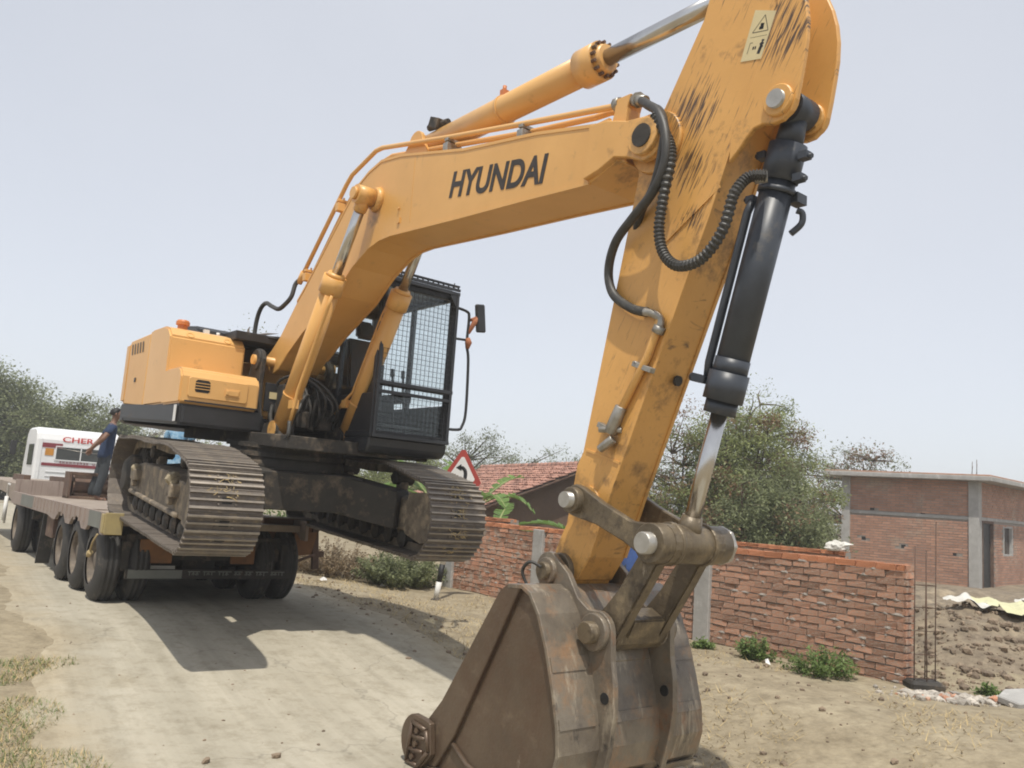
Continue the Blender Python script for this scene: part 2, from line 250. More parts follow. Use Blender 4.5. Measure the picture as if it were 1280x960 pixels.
# ------------------------------------------------------------------ mesh builder
class MB:
    def __init__(s): s.v = []; s.f = []; s.m = []; s.s = []
    def add(s, vs, fs, mi=0, smooth=False):
        o = len(s.v); s.v += [tuple(q) for q in vs]
        for f in fs: s.f.append(tuple(i + o for i in f)); s.m.append(mi); s.s.append(smooth)
        return s
    def box(s, c, d, rot=None, mi=0):
        x, y, z = d[0] / 2, d[1] / 2, d[2] / 2
        vs = [Vector(p) for p in [(-x, -y, -z), (x, -y, -z), (x, y, -z), (-x, y, -z), (-x, -y, z), (x, -y, z), (x, y, z), (-x, y, z)]]
        if rot is not None: vs = [rot @ p for p in vs]
        vs = [p + Vector(c) for p in vs]
        return s.add(vs, [(0, 3, 2, 1), (4, 5, 6, 7), (0, 1, 5, 4), (1, 2, 6, 5), (2, 3, 7, 6), (3, 0, 4, 7)], mi)
    def prism(s, prof, a, b, axis='y', mi=0, smooth=False):   # profile in the other two axes, extruded a..b
        n = len(prof)
        def P(p, t):
            if axis == 'y': return (p[0], t, p[1])
            if axis == 'x': return (t, p[0], p[1])
            return (p[0], p[1], t)
        vs = [P(p, a) for p in prof] + [P(p, b) for p in prof]
        fs = [tuple(range(n)), tuple(range(2 * n - 1, n - 1, -1))]
        s.add(vs, fs, mi)
        o = len(s.v) - 2 * n
        for i in range(n):
            j = (i + 1) % n; s.f.append((o + j, o + i, o + n + i, o + n + j)); s.m.append(mi); s.s.append(smooth)
        return s
    def cyl(s, p0, p1, r0, r1=None, n=16, mi=0, caps=True, smooth=True):
        return s.tube([p0, p1], [r0, r0 if r1 is None else r1], n, mi, caps, smooth)
    def tube(s, path, r, n=8, mi=0, caps=True, smooth=True):
        path = [Vector(p) for p in path]; k = len(path)
        if not isinstance(r, (list, tuple)): r = [r] * k
        prev = None; rings = []
        for i in range(k):
            if i == 0: d = path[1] - path[0]
            elif i == k - 1: d = path[-1] - path[-2]
            else:
                d1 = (path[i + 1] - path[i]); d2 = (path[i] - path[i - 1])
                d = (d1.normalized() if d1.length > 1e-9 else Vector()) + (d2.normalized() if d2.length > 1e-9 else Vector())
            if d.length < 1e-9: d = Vector((0, 0, 1))
            d.normalize()
            if prev is None:
                u = d.orthogonal().normalized()
            else:
                u = prev - d * prev.dot(d)
                u = u.normalized() if u.length > 1e-6 else d.orthogonal().normalized()
            prev = u; v = d.cross(u)
            rings.append([path[i] + (u * cos(2 * pi * j / n) + v * sin(2 * pi * j / n)) * r[i] for j in range(n)])
        o = len(s.v)
        for q in rings: s.v += [tuple(p) for p in q]
        for i in range(k - 1):
            for j in range(n):
                a = o + i * n + j; b = o + i * n + (j + 1) % n
                s.f.append((a, b, b + n, a + n)); s.m.append(mi); s.s.append(smooth)
        if caps:
            s.f.append(tuple(o + j for j in range(n - 1, -1, -1))); s.m.append(mi); s.s.append(False)
            s.f.append(tuple(o + (k - 1) * n + j for j in range(n))); s.m.append(mi); s.s.append(False)
        return s
    def lathe(s, c, axis, prof, n=24, mi=0):   # prof: (distance along axis, radius)
        ax = Vector(axis).normalized()
        return s.rev(c, axis, [(prof[0][0], 0.0)] + list(prof) + [(prof[-1][0], 0.0)], n, mi, False)
    def rev(s, c, axis, prof, n=24, mi=0, smooth=True):   # surface of revolution about a fixed axis, any profile
        ax = Vector(axis).normalized(); u = ax.orthogonal().normalized(); v = ax.cross(u); o = len(s.v)
        for t, r in prof: s.v += [tuple(Vector(c) + ax * t + (u * cos(2 * pi * j / n) + v * sin(2 * pi * j / n)) * r) for j in range(n)]
        for i in range(len(prof) - 1):
            for j in range(n):
                a = o + i * n + j; b = o + i * n + (j + 1) % n; s.f.append((a, b, b + n, a + n)); s.m.append(mi); s.s.append(smooth)
        return s
    def xf(s, mtx):
        s.v = [tuple(mtx @ Vector(p)) for p in s.v]; return s
    def build(s, name, mats, parent=None, bevel=0, rotz=0, loc=None, segs=1):
        me = bpy.data.meshes.new(name); me.from_pydata(s.v, [], s.f)
        mats = mats if isinstance(mats, (list, tuple)) else [mats]
        for q in mats: me.materials.append(q)
        me.polygons.foreach_set('material_index', s.m); me.polygons.foreach_set('use_smooth', s.s)
        me.update()
        if bevel:
            bm = bmesh.new(); bm.from_mesh(me)
            ed = [e for e in bm.edges if len(e.link_faces) == 2 and e.calc_face_angle(0) > radians(38)]
            try: bmesh.ops.bevel(bm, geom=ed, offset=bevel, segments=segs, affect='EDGES', clamp_overlap=True)
            except Exception as ex: print('bevel', name, ex)
            bm.to_mesh(me); bm.free()
        return link(name, me, parent, rotz, loc)
def link(name, data, parent=None, rotz=0, loc=None):
    o = bpy.data.objects.new(name, data); COL.objects.link(o)
    if parent: o.parent = parent
    if rotz: o.rotation_euler.z = rotz
    if loc is not None: o.location = loc
    return o
def tag(o, label=None, cat=None, group=None, kind=None):
    if label: o['label'] = label
    if cat: o['category'] = cat
    if group: o['group'] = group
    if kind: o['kind'] = kind
    return o
def thing(name, label, cat, loc=(0, 0, 0), rz=0, group=None):
    o = link(name, None, None, rz, loc); o.empty_display_size = 0.2
    return tag(o, label, cat, group)
def smooth_path(pts, k=6):
    pts = [Vector(p) for p in pts]; out = []
    for i in range(len(pts) - 1):
        p0 = pts[max(i - 1, 0)]; p1 = pts[i]; p2 = pts[i + 1]; p3 = pts[min(i + 2, len(pts) - 1)]
        for t in range(k):
            t /= k
            out.append(0.5 * ((2 * p1) + (p2 - p0) * t + (2 * p0 - 5 * p1 + 4 * p2 - p3) * t * t + (3 * p1 - p0 - 3 * p2 + p3) * t ** 3))
    out.append(pts[-1]); return out
def circ(cx, cz, r, a0, a1, n):
    return [(cx + r * cos(radians(a0 + (a1 - a0) * i / n)), cz + r * sin(radians(a0 + (a1 - a0) * i / n))) for i in range(n + 1)]
def text_mesh(txt, size, bold=0.0, shear=0.0):
    cu = bpy.data.curves.new('lettering', 'FONT'); cu.body = txt; cu.size = size; cu.offset = bold; cu.shear = shear; cu.extrude = 0.0012
    ob = bpy.data.objects.new('lettering', cu); COL.objects.link(ob)
    dg = bpy.context.evaluated_depsgraph_get(); me = bpy.data.meshes.new_from_object(ob.evaluated_get(dg))
    bpy.data.objects.remove(ob); bpy.data.curves.remove(cu)
    return me
def put_text(name, txt, parent, origin, xdir, ydir, width, height, m, bold=0.0, shear=0.0, rotz=0):
    me = text_mesh(txt, 1.0, bold, shear)
    xs = [v.co.x for v in me.vertices]; ys = [v.co.y for v in me.vertices]
    x0, x1, y0, y1 = min(xs), max(xs), min(ys), max(ys)
    X = Vector(xdir).normalized(); Y = Vector(ydir).normalized(); Z = X.cross(Y)
    for v in me.vertices:
        p = Vector(origin) + X * ((v.co.x - x0) / (x1 - x0) * width) + Y * ((v.co.y - y0) / (y1 - y0) * height) + Z * v.co.z
        v.co = p
    me.materials.clear(); me.materials.append(m)
    return link(name, me, parent, rotz)

# ------------------------------------------------------------------ terrain
HX, HY = 0.545, -0.839          # the road runs this way, towards the camera
def sst(a, b, x):
    t = max(0.0, min(1.0, (x - a) / (b - a))); return t * t * (3 - 2 * t)
def uv_of(x, y): return x * HX + y * HY, x * 0.839 + y * 0.545
def mound_h(x, y):
    # heap of dug earth right of the wall's end
    t = (x * 0.75 + y * 0.66)
    a = sst(4.35, 5.6, x - (y - 9.2) * 0.18) * sst(8.75, 11.3, y - 0.12 * (x - 4.3))
    h = 0.56 * a
    if a > 0.01:
        h += a * 0.16 * noise.noise(Vector((x * 0.9, y * 0.9, 3))) + a * 0.09 * noise.noise(Vector((x * 3.1, y * 3.1, 5))) + a * 0.05 * noise.noise(Vector((x * 7.3, y * 7.3, 6)))
    return h * (1 - 0.75 * sst(14.5, 19, y))
def gz(x, y):
    u, v = uv_of(x, y)
    road = 0.15 - 0.36 * sst(-10.4, -5.6, u)
    side = 0.02 + 0.10 * noise.noise(Vector((x * 0.35, y * 0.35, 0))) * sst(5, 6.5, v)
    base = road + (side - road) * sst(4.9, 6.9, v)
    base += 0.05 * sst(5.6, 7.6, v) * sst(-9, -5, u)
    if v < 0.6: base += 0.05 * sst(0.6, -1.2, v) * noise.noise(Vector((x * 0.8, y * 0.8, 9)))
    base += 0.012 * noise.noise(Vector((x * 2.3, y * 2.3, 1))) * sst(4.6, 5.6, v)
    if 3.5 < x < 40 and 7 < y < 40: base = base * (1 - 0.0) + mound_h(x, y)
    return base
def lat(dense0, dense1, step, outer):
    a = []; x = dense0
    while x <= dense1: a.append(x); x += step
    lo, hi = [], []
    d = step; x = dense0
    while x > -outer: d *= 1.35; x -= d; lo.append(x)
    d = step; x = dense1
    while x < outer: d *= 1.35; x += d; hi.append(x)
    return lo[::-1] + a + hi
xs = lat(-10, 13, 0.13, 1500); ys = lat(2.5, 20, 0.13, 2500)
mb = MB(); nx, ny = len(xs), len(ys)
mb.v = [(x, y, gz(x, y)) for y in ys for x in xs]
mb.f = [(j * nx + i, j * nx + i + 1, (j + 1) * nx + i + 1, (j + 1) * nx + i) for j in range(ny - 1) for i in range(nx - 1)]
mb.m = [1 if (mound_h((xs[f[0] % nx] + 0.06), ys[f[0] // nx] + 0.06) > 0.10 and 3.5 < xs[f[0] % nx] < 40 and 7 < ys[f[0] // nx] < 40) else 0 for f in mb.f]
mb.s = [True] * len(mb.f)
tag(mb.build('terrain', [soil_m, mound_m]), kind='structure')
# road strip along u, ragged edges
mb = MB(); N = 300; K = 40
us = [-60 + (59.0) * (i / N) ** 0.7 for i in range(N + 1)]
for i, u in enumerate(us):
    l = 0.75 + 0.35 * noise.noise(Vector((u * 0.5, 0, 2))) + 0.12 * noise.noise(Vector((u * 2.7, 0, 4)))
    r = 4.85 + 0.28 * noise.noise(Vector((u * 0.5, 7, 2))) + 0.12 * noise.noise(Vector((u * 2.9, 3, 4)))
    for k in range(K + 1):
        v = l + (r - l) * k / K
        x, y = u * 0.545 + v * 0.839, -u * 0.839 + v * 0.545
        lift = 0.006 if 0 < k < K else -0.02
        mb.v.append((x, y, max(gz(x, y), max(gz(x + .07, y + .07), gz(x - .07, y - .07))) + lift))
for i in range(N):
    for k in range(K):
        a = i * (K + 1) + k; mb.f.append((a, a + 1, a + K + 2, a + K + 1)); mb.m.append(0); mb.s.append(True)
ro = tag(mb.build('road', road_m), kind='structure')
at = ro.data.attributes.new('edge_dust', 'FLOAT', 'POINT')
at.data.foreach_set('value', [min(1.0, min(k, K - k) / 9.0) for i in range(N + 1) for k in range(K + 1)])
def road_dust(n, L, src):
    a = n.nodes.new('ShaderNodeAttribute'); a.attribute_name = 'edge_dust'
    tc = n.nodes.new('ShaderNodeTexCoord'); nz = n.nodes.new('ShaderNodeTexNoise'); nz.inputs['Scale'].default_value = 1.6; nz.inputs['Detail'].default_value = 8; nz.inputs['Roughness'].default_value = .7; L.new(tc.outputs['Object'], nz.inputs[0])
    ad = n.nodes.new('ShaderNodeMath'); ad.operation = 'ADD'; L.new(a.outputs['Fac'], ad.inputs[0]); L.new(nz.outputs['Fac'], ad.inputs[1])
    mr = n.nodes.new('ShaderNodeMapRange'); mr.inputs[1].default_value = .62; mr.inputs[2].default_value = 1.15; mr.inputs[3].default_value = 1; mr.inputs[4].default_value = 0; L.new(ad.outputs[0], mr.inputs[0])
    n2 = n.nodes.new('ShaderNodeTexNoise'); n2.inputs['Scale'].default_value = 3; n2.inputs['Detail'].default_value = 8; L.new(tc.outputs['Object'], n2.inputs[0])
    cr = n.nodes.new('ShaderNodeValToRGB'); cr.color_ramp.elements[0].color = (.31, .26, .18, 1); cr.color_ramp.elements[1].color = (.42, .365, .265, 1); L.new(n2.outputs['Fac'], cr.inputs[0])
    mx = n.nodes.new('ShaderNodeMix'); mx.data_type = 'RGBA'; L.new(mr.outputs[0], mx.inputs[0]); L.new(src, mx.inputs[6]); L.new(cr.outputs[0], mx.inputs[7])
    return mx.outputs[2]
base_mix(road_m, road_dust)
def road_wear(n, L, src):
    tc = n.nodes.new('ShaderNodeTexCoord')
    mp = n.nodes.new('ShaderNodeMapping'); mp.inputs['Rotation'].default_value = (0, 0, radians(57)); L.new(tc.outputs['Object'], mp.inputs[0])
    m2 = n.nodes.new('ShaderNodeMapping'); m2.inputs['Scale'].default_value = (.12, 2.6, 1); L.new(mp.outputs[0], m2.inputs[0])
    nz = n.nodes.new('ShaderNodeTexNoise'); nz.inputs['Scale'].default_value = 1.5; nz.inputs['Detail'].default_value = 9; nz.inputs['Roughness'].default_value = .65; L.new(m2.outputs[0], nz.inputs[0])
    rp = n.nodes.new('ShaderNodeValToRGB'); rp.color_ramp.elements[0].position = .36; rp.color_ramp.elements[0].color = (.86, .85, .82, 1); rp.color_ramp.elements[1].position = .66; rp.color_ramp.elements[1].color = (1.10, 1.09, 1.07, 1); L.new(nz.outputs['Fac'], rp.inputs[0])
    mx = n.nodes.new('ShaderNodeMix'); mx.data_type = 'RGBA'; mx.blend_type = 'MULTIPLY'; mx.inputs[0].default_value = 1; L.new(src, mx.inputs[6]); L.new(rp.outputs[0], mx.inputs[7])
    n3 = n.nodes.new('ShaderNodeTexNoise'); n3.inputs['Scale'].default_value = 5.5; n3.inputs['Detail'].default_value = 10; n3.inputs['Roughness'].default_value = .8; L.new(tc.outputs['Object'], n3.inputs[0])
    r3 = n.nodes.new('ShaderNodeValToRGB'); r3.color_ramp.elements[0].position = .30; r3.color_ramp.elements[0].color = (.62, .59, .53, 1); r3.color_ramp.elements[1].position = .52; r3.color_ramp.elements[1].color = (1, 1, 1, 1); L.new(n3.outputs['Fac'], r3.inputs[0])
    m3 = n.nodes.new('ShaderNodeMix'); m3.data_type = 'RGBA'; m3.blend_type = 'MULTIPLY'; m3.inputs[0].default_value = .8; L.new(mx.outputs[2], m3.inputs[6]); L.new(r3.outputs[0], m3.inputs[7])
    vw = n.nodes.new('ShaderNodeTexNoise'); vw.inputs['Scale'].default_value = 2.2; vw.inputs['Detail'].default_value = 4; L.new(tc.outputs['Object'], vw.inputs[0])
    va = n.nodes.new('ShaderNodeVectorMath'); va.operation = 'MULTIPLY_ADD'; L.new(vw.outputs['Color'], va.inputs[0]); va.inputs[1].default_value = (.8, .8, .8); L.new(tc.outputs['Object'], va.inputs[2])
    vo = n.nodes.new('ShaderNodeTexVoronoi'); vo.feature = 'DISTANCE_TO_EDGE'; vo.inputs['Scale'].default_value = .42; L.new(va.outputs[0], vo.inputs['Vector'])
    vr = n.nodes.new('ShaderNodeMapRange'); vr.inputs[1].default_value = .001; vr.inputs[2].default_value = .006; vr.inputs[3].default_value = .55; vr.inputs[4].default_value = 1; L.new(vo.outputs['Distance'], vr.inputs[0])
    m4 = n.nodes.new('ShaderNodeMix'); m4.data_type = 'RGBA'; m4.blend_type = 'MULTIPLY'; m4.inputs[0].default_value = .5; L.new(m3.outputs[2], m4.inputs[6]); L.new(vr.outputs[0], m4.inputs[7])
    return m4.outputs[2]
base_mix(road_m, road_wear)
def soil_wear(n, L, src):
    tc = n.nodes.new('ShaderNodeTexCoord')
    n3 = n.nodes.new('ShaderNodeTexNoise'); n3.inputs['Scale'].default_value = 6.5; n3.inputs['Detail'].default_value = 11; n3.inputs['Roughness'].default_value = .8; L.new(tc.outputs['Object'], n3.inputs[0])
    r3 = n.nodes.new('ShaderNodeValToRGB'); r3.color_ramp.elements[0].position = .33; r3.color_ramp.elements[0].color = (.55, .53, .49, 1); r3.color_ramp.elements[1].position = .58; r3.color_ramp.elements[1].color = (1.08, 1.08, 1.06, 1); L.new(n3.outputs['Fac'], r3.inputs[0])
    m3 = n.nodes.new('ShaderNodeMix'); m3.data_type = 'RGBA'; m3.blend_type = 'MULTIPLY'; m3.inputs[0].default_value = .85; L.new(src, m3.inputs[6]); L.new(r3.outputs[0], m3.inputs[7])
    return m3.outputs[2]
base_mix(soil_m, soil_wear); base_mix(mound_m, soil_wear)

# ------------------------------------------------------------------ excavator
PSI = 0.108
EX = thing('excavator', 'yellow tracked excavator coming off the trailer with its boom raised and bucket on the road', 'excavator', (-2.506, 9.694, 1.016), radians(-57.0))
def U(mb, name, m, bevel=0, parent=None, segs=1):     # part of the slewing upper structure
    return mb.build(name, m, parent or EX, bevel, 0 if parent else PSI, None, segs)
# --- tracks
HLX, RF, RR, ZC = 1.80, 0.385, 0.445, 0.485
TPITCH = 0.0653                      # the tracks stand nose-down: rear on the deck, front hanging free
def LT(o):                           # track frame -> machine frame
    o.rotation_euler.y = TPITCH; o.location = (-.2116, 0, .0335) + Vector(o.location) if False else Vector((-.2116, 0, .0335)); return o
def _path():
    p = []
    for k in range(21): p.append((-HLX + 2 * HLX * k / 20, ZC - RR + (RR - RF) * k / 20))
    for k in range(1, 24): a = radians(-90 + 168 * k / 24); p.append((HLX + RF * cos(a), ZC + RF * sin(a)))
    top = smooth_path([(HLX + RF * cos(radians(78)), 0, ZC + RF * sin(radians(78))), (1.45, 0, .925), (.85, 0, .978), (.1, 0, .955), (-.75, 0, .968), (-1.3, 0, .945), (-HLX, 0, ZC + RR)], 8)
    p += [(q.x, q.z) for q in top]
    for k in range(1, 24): a = radians(90 + 180 * k / 24); p.append((-HLX + RR * cos(a), ZC + RR * sin(a)))
    return p
PATH = _path(); CUM = [0.0]
for k in range(len(PATH)):
    a, b = PATH[k], PATH[(k + 1) % len(PATH)]; CUM.append(CUM[-1] + sqrt((a[0] - b[0]) ** 2 + (a[1] - b[1]) ** 2))
PATHL = CUM[-1]
def _at(s):
    s %= PATHL; lo = 0
    import bisect
    lo = min(bisect.bisect_right(CUM, s) - 1, len(PATH) - 1); a, b = PATH[lo], PATH[(lo + 1) % len(PATH)]; t = (s - CUM[lo]) / max(1e-9, CUM[lo + 1] - CUM[lo])
    return Vector((a[0] + (b[0] - a[0]) * t, 0, a[1] + (b[1] - a[1]) * t))
def track_pt(s):                     # point on the chain and the angle of its outward normal
    d = _at(s + .05) - _at(s - .05); n = Vector((d.z, 0, -d.x)); return _at(s), atan2(n.z, n.x)
SW = 0.635; NSH = round(PATHL / .192); PIT = PATHL / NSH
def shoe_mesh():
    mb = MB(); h = PIT * 0.485; g = 0.010
    prof = [(-h - 0.012, 0), (h, -0.002), (h, 0.011), (0.078, 0.013), (0.070, 0.036), (0.056, 0.036), (0.050, 0.013), (0.012, 0.012), (0.007, 0.035), (-0.008, 0.035), (-0.013, 0.012),
            (-0.055, 0.012), (-0.062, 0.037), (-0.080, 0.037), (-0.086, 0.012), (-h - 0.012, 0.012)]
    mb.prism(prof, -SW / 2, SW / 2)
    for xa, xb, zz in ((.057, .069, .0365), (-.0075, .0065, .0355), (-.0795, -.0625, .0375)): mb.box(((xa + xb) / 2, 0, zz - .004), (xb - xa + .003, SW - .002, .010), None, 2)
    for bx in (-0.034, 0.030):
        for by in (-0.075, 0.075): mb.cyl((bx, by, 0.008), (bx, by, 0.026), 0.013, 0.010, 6, 0, True, False)
    mb.box((-0.002, 0, 0.013), (0.055, 0.085, 0.003), None, 1)
    mb.build('track_shoe', [shoe_m, blackp, grouser_m])
    o = bpy.data.objects['track_shoe']; me = o.data; bpy.data.objects.remove(o); return me
SHOE = shoe_mesh()
G2 = 1.15
straw_src = MB()
rs = random.Random(3)
for side in (-1, 1):
    cy = side * G2
    # chain, rollers and frame
    mb = MB(); pts = [track_pt(PATHL * i / 98) for i in range(99)]
    for dy in (-0.07, 0.07):
        n = len(pts) - 1
        for i in range(n):
            p, a = pts[i]; q, b = pts[i + 1]
            c = (p + q) / 2; d = (q - p); ang = atan2(d.z, d.x); nn = Vector((-sin(ang), 0, cos(ang))) * 0.05
            mb.box((c.x + nn.x, cy + dy, c.z + nn.z), (d.length * 1.06, 0.04, 0.085), Matrix.Rotation(-ang, 3, 'Y'))
    tr = LT(mb.build('crawler_track', mudsteel, EX))
    tr['label'] = 'crawler track nearer the camera, dusty grouser shoes' if side < 0 else 'crawler track under the cab with straw caught between its shoes'
    for i in range(NSH):
        p, a = track_pt(PIT * (i + 0.35))
        # shoe local: x along travel, z outward
        out = Vector((cos(a), 0, sin(a))); fwd = Vector((-sin(a), 0, cos(a)))
        o = bpy.data.objects.new('track_shoe', SHOE); COL.objects.link(o); o.parent = tr
        mtx = Matrix((fwd, Vector((0, 1, 0)), out)).transposed()
        e = mtx.to_euler(); e.y += rs.uniform(-0.02, 0.02); o.rotation_euler = e
        o.location = Vector((p.x, cy, p.z)) + out * rs.uniform(-0.003, 0.003)
    mb = MB()
    mb.prism([(-1.55, .30), (1.42, .30), (1.50, .42), (1.38, .64), (.4, .70), (-.9, .70), (-1.55, .62)], cy - .17, cy + .17)
    mb.box((0, cy, .27), (2.7, .10, .10))
    for bx in (-0.75, 0.85): mb.box((bx, cy + side * .0, .73), (.14, .10, .14))
    mb.box((-.1, cy + side * .185, .33), (2.6, .05, .05))
    LT(mb.build('track_frame', mudsteel, EX, 0.015))
    for bx in (-1.02, .98):
        mb = MB(); mb.box((bx, cy + side * .20, .55), (.26, .10, .13)); mb.box((bx, cy + side * .22, .47), (.10, .06, .12)); LT(mb.build('frame_bracket', mudsteel, EX, 0.012))
    for k in range(8):
        x = -1.25 + k * 0.355
        mb = MB(); mb.lathe((x, cy - .16, .205), (0, 1, 0), [(0, .05), (.03, .10), (.05, .085), (.11, .085), (.13, .10), (.19, .10), (.21, .085), (.27, .085), (.29, .10), (.32, .05)], 14)
        LT(mb.build('track_roller', dark, EX))
    for x in (-.75, .85):
        mb = MB(); mb.lathe((x, cy - .13, .835), (0, 1, 0), [(0, .05), (.02, .075), (.24, .075), (.26, .05)], 12); LT(mb.build('carrier_roller', dark, EX))
    mb = MB(); mb.lathe((HLX, cy - .09, ZC), (0, 1, 0), [(0, .15), (.0, .30), (.03, .32), (.05, .28), (.13, .28), (.15, .32), (.18, .30), (.18, .15)], 28)
    LT(mb.build('idler_wheel', mudsteel, EX))
    mb = MB()
    for sy in (-1, 1):
        mb.prism([(1.28, .38), (1.38, .27), (1.75, .21), (2.0, .27), (2.08, .46), (2.03, .66), (1.82, .75), (1.38, .71)], cy + sy * .155 - .018, cy + sy * .155 + .018)
    LT(mb.build('idler_guard', mudsteel, EX, 0.01))
    mb = MB(); mb.lathe((-HLX, cy - .05, ZC), (0, 1, 0), [(0, .12), (0, .30), (.02, .33), (.08, .33), (.10, .30), (.10, .12)], 26)
    for k in range(21):
        a = 2 * pi * k / 21; mb.box((-HLX + .35 * cos(a), cy, ZC + .35 * sin(a)), (.09, .05, .055), Matrix.Rotation(-a, 3, 'Y'))
    LT(mb.build('drive_sprocket', dark, EX))
    mb = MB(); mb.lathe((-HLX, cy - side * .02, ZC), (0, side, 0), [(0, .26), (.16, .26), (.20, .23), (.24, .18), (.26, .05)], 24); LT(mb.build('final_drive', dark, EX))
    # dry mud and straw caught on the shoes (uncountable)
    mb = MB()
    spots = [2 * HLX + 2.55 * RF * f for f in ((.30, .52, .72, .90, .97) if side > 0 else (.10, .90, .80))]
    for _ in range(150 if side > 0 else 60):
        s0 = rs.choice(spots) + rs.gauss(0, .035)
        p, a = track_pt(s0); out = Vector((cos(a), 0, sin(a))); fw = Vector((-sin(a), 0, cos(a)))
        c = Vector((p.x, cy + rs.gauss(0, .06), p.z)) + out * rs.uniform(.014, .04)
        d = (Vector((0, 1, 0)) * rs.uniform(-1, 1) + fw * rs.uniform(-.6, .6)).normalized() * rs.uniform(.008, .028)
        wv = d.cross(out).normalized() * .003
        mb.add([c - d - wv, c - d + wv, c + d + wv + out * .01, c + d - wv + out * .01], [(0, 1, 2, 3)])
    tag(LT(mb.build('straw_tuft', straw_m, EX)), kind='stuff')
for (x, yy, z, r) in [(.80, -1.36, .62, .075), (.83, -1.34, .58, .06), (-1.2, -1.36, .72, .06)]:
    mb = MB(); bm = bmesh.new(); bmesh.ops.create_icosphere(bm, subdivisions=2, radius=r)
    for v in bm.verts: v.co *= 1 + .35 * noise.noise(v.co * 14 + Vector((x, yy, z)))
    me = bpy.data.meshes.new('mud_lump'); bm.to_mesh(me); bm.free(); me.materials.append(soil_m); link('mud_lump', me, EX, 0, (x, yy, z))
# --- lower centre frame
mb = MB()
mb.prism([(-.75, -.62), (.75, -.62), (.75, .62), (-.75, .62)], .40, .80, 'z')
mb.cyl((0, 0, .80), (0, 0, .93), .66, .62, 40, 0, True, True)
for sx in (-1, 1):
    for sy in (-1, 1):
        a = Vector((sx * .45, sy * .45, 0)); b = Vector((sx * .98, sy * 1.02, 0))
        d = (b - a).normalized(); nrm = Vector((-d.y, d.x, 0)) * .21
        vs = []
        for p, z0, z1 in ((a, .40, .82), (b, .30, .70)):
            vs += [p - nrm + Vector((0, 0, z0)), p + nrm + Vector((0, 0, z0)), p + nrm + Vector((0, 0, z1)), p - nrm + Vector((0, 0, z1))]
        mb.add(vs, [(0, 1, 2, 3), (7, 6, 5, 4), (0, 4, 5, 1), (1, 5, 6, 2), (2, 6, 7, 3), (3, 7, 4, 0)])
LT(mb.build('centre_frame', dark, EX, 0.012)).location = (-.03, 0, .03)
mb = MB(); mb.lathe((0, 0, .93), (0, 0, 1), [(0, .60), (.0, .66), (.05, .66), (.05, .63), (.09, .63), (.09, .67), (.14, .67), (.14, .5)], 44); LT(mb.build('slewing_ring', dark, EX)).location = (-.05, 0, .03)
# --- upper frame
mb = MB()
mb.prism([(-1.9, -.55), (.20, -.55), (1.0, -.48), (1.05, .30), (1.0, 1.25), (-1.9, 1.25)], 1.06, 1.20, 'z')
mb.v = [(x, y, z - .05 * x) for x, y, z in mb.v]
mb.box((-.9, -.85, 1.35), (1.9, .62, .05), Matrix.Rotation(.05, 3, 'Y'))
mb.box((-.2, -.42, 1.32), (.5, .05, .24)); mb.box((.05, .34, 1.32), (1.0, .05, .30))
U(mb, 'slewing_platform', dark, 0.01)
mb = MB()   # black sill along the right side and front of the box
mb.prism([(-1.86, -1.35), (.2, -1.35), (.24, -1.31), (.24, -.42), (.05, -.42), (.05, -1.1), (-1.86, -1.1)], 1.18, 1.40, 'z')
for i, (x, y, z) in enumerate(mb.v):
    k = (0.24 - x) / 2.1; mb.v[i] = (x, y, z + .11 * k)
U(mb, 'side_sill', black, 0.03, segs=2)
mb = MB(); mb.box((.17, -1.353, 1.30), (.07, .005, .17)); U(mb, 'reflector', white)
# toolbox in front of the tank
mb = MB()
mb.prism([(-.34, 1.405), (.215, 1.405), (.232, 1.43), (.232, 1.69), (.19, 1.765), (.12, 1.79), (-.34, 1.79)], -1.35, -.50, 'y')
tb = U(mb, 'toolbox', paint_clean, 0.02, segs=2)
mb = MB(); mb.prism([(-1.25, 1.475), (-.65, 1.475), (-.63, 1.495), (-.63, 1.67), (-.65, 1.69), (-1.25, 1.69), (-1.27, 1.67), (-1.27, 1.495)], .232, .246, 'x'); U(mb, 'lid_panel', paint_clean, 0.006, tb)
mb = MB(); mb.prism([(-1.19, 1.535), (-1.06, 1.535), (-1.045, 1.555), (-1.045, 1.645), (-1.065, 1.665), (-1.18, 1.665), (-1.20, 1.645), (-1.20, 1.555)], .247, .2485, 'x'); U(mb, 'air_vent', blackp, 0, tb)
for zz in (1.57, 1.60, 1.63):
    mb = MB(); mb.box((.252, -1.122, zz), (.008, .155, .007)); U(mb, 'vent_bar', paint_clean, 0, tb)
mb = MB(); mb.box((.254, -.80, 1.567), (.016, .13, .055)); mb.box((.266, -.865, 1.567), (.014, .03, .04)); mb.box((.249, -.80, 1.567), (.006, .16, .085)); U(mb, 'latch', paint_clean, 0.004, tb)
mb = MB(); mb.box((.238, -.89, 1.432), (.012, .80, .016)); U(mb, 'lower_seam', black, 0, tb)
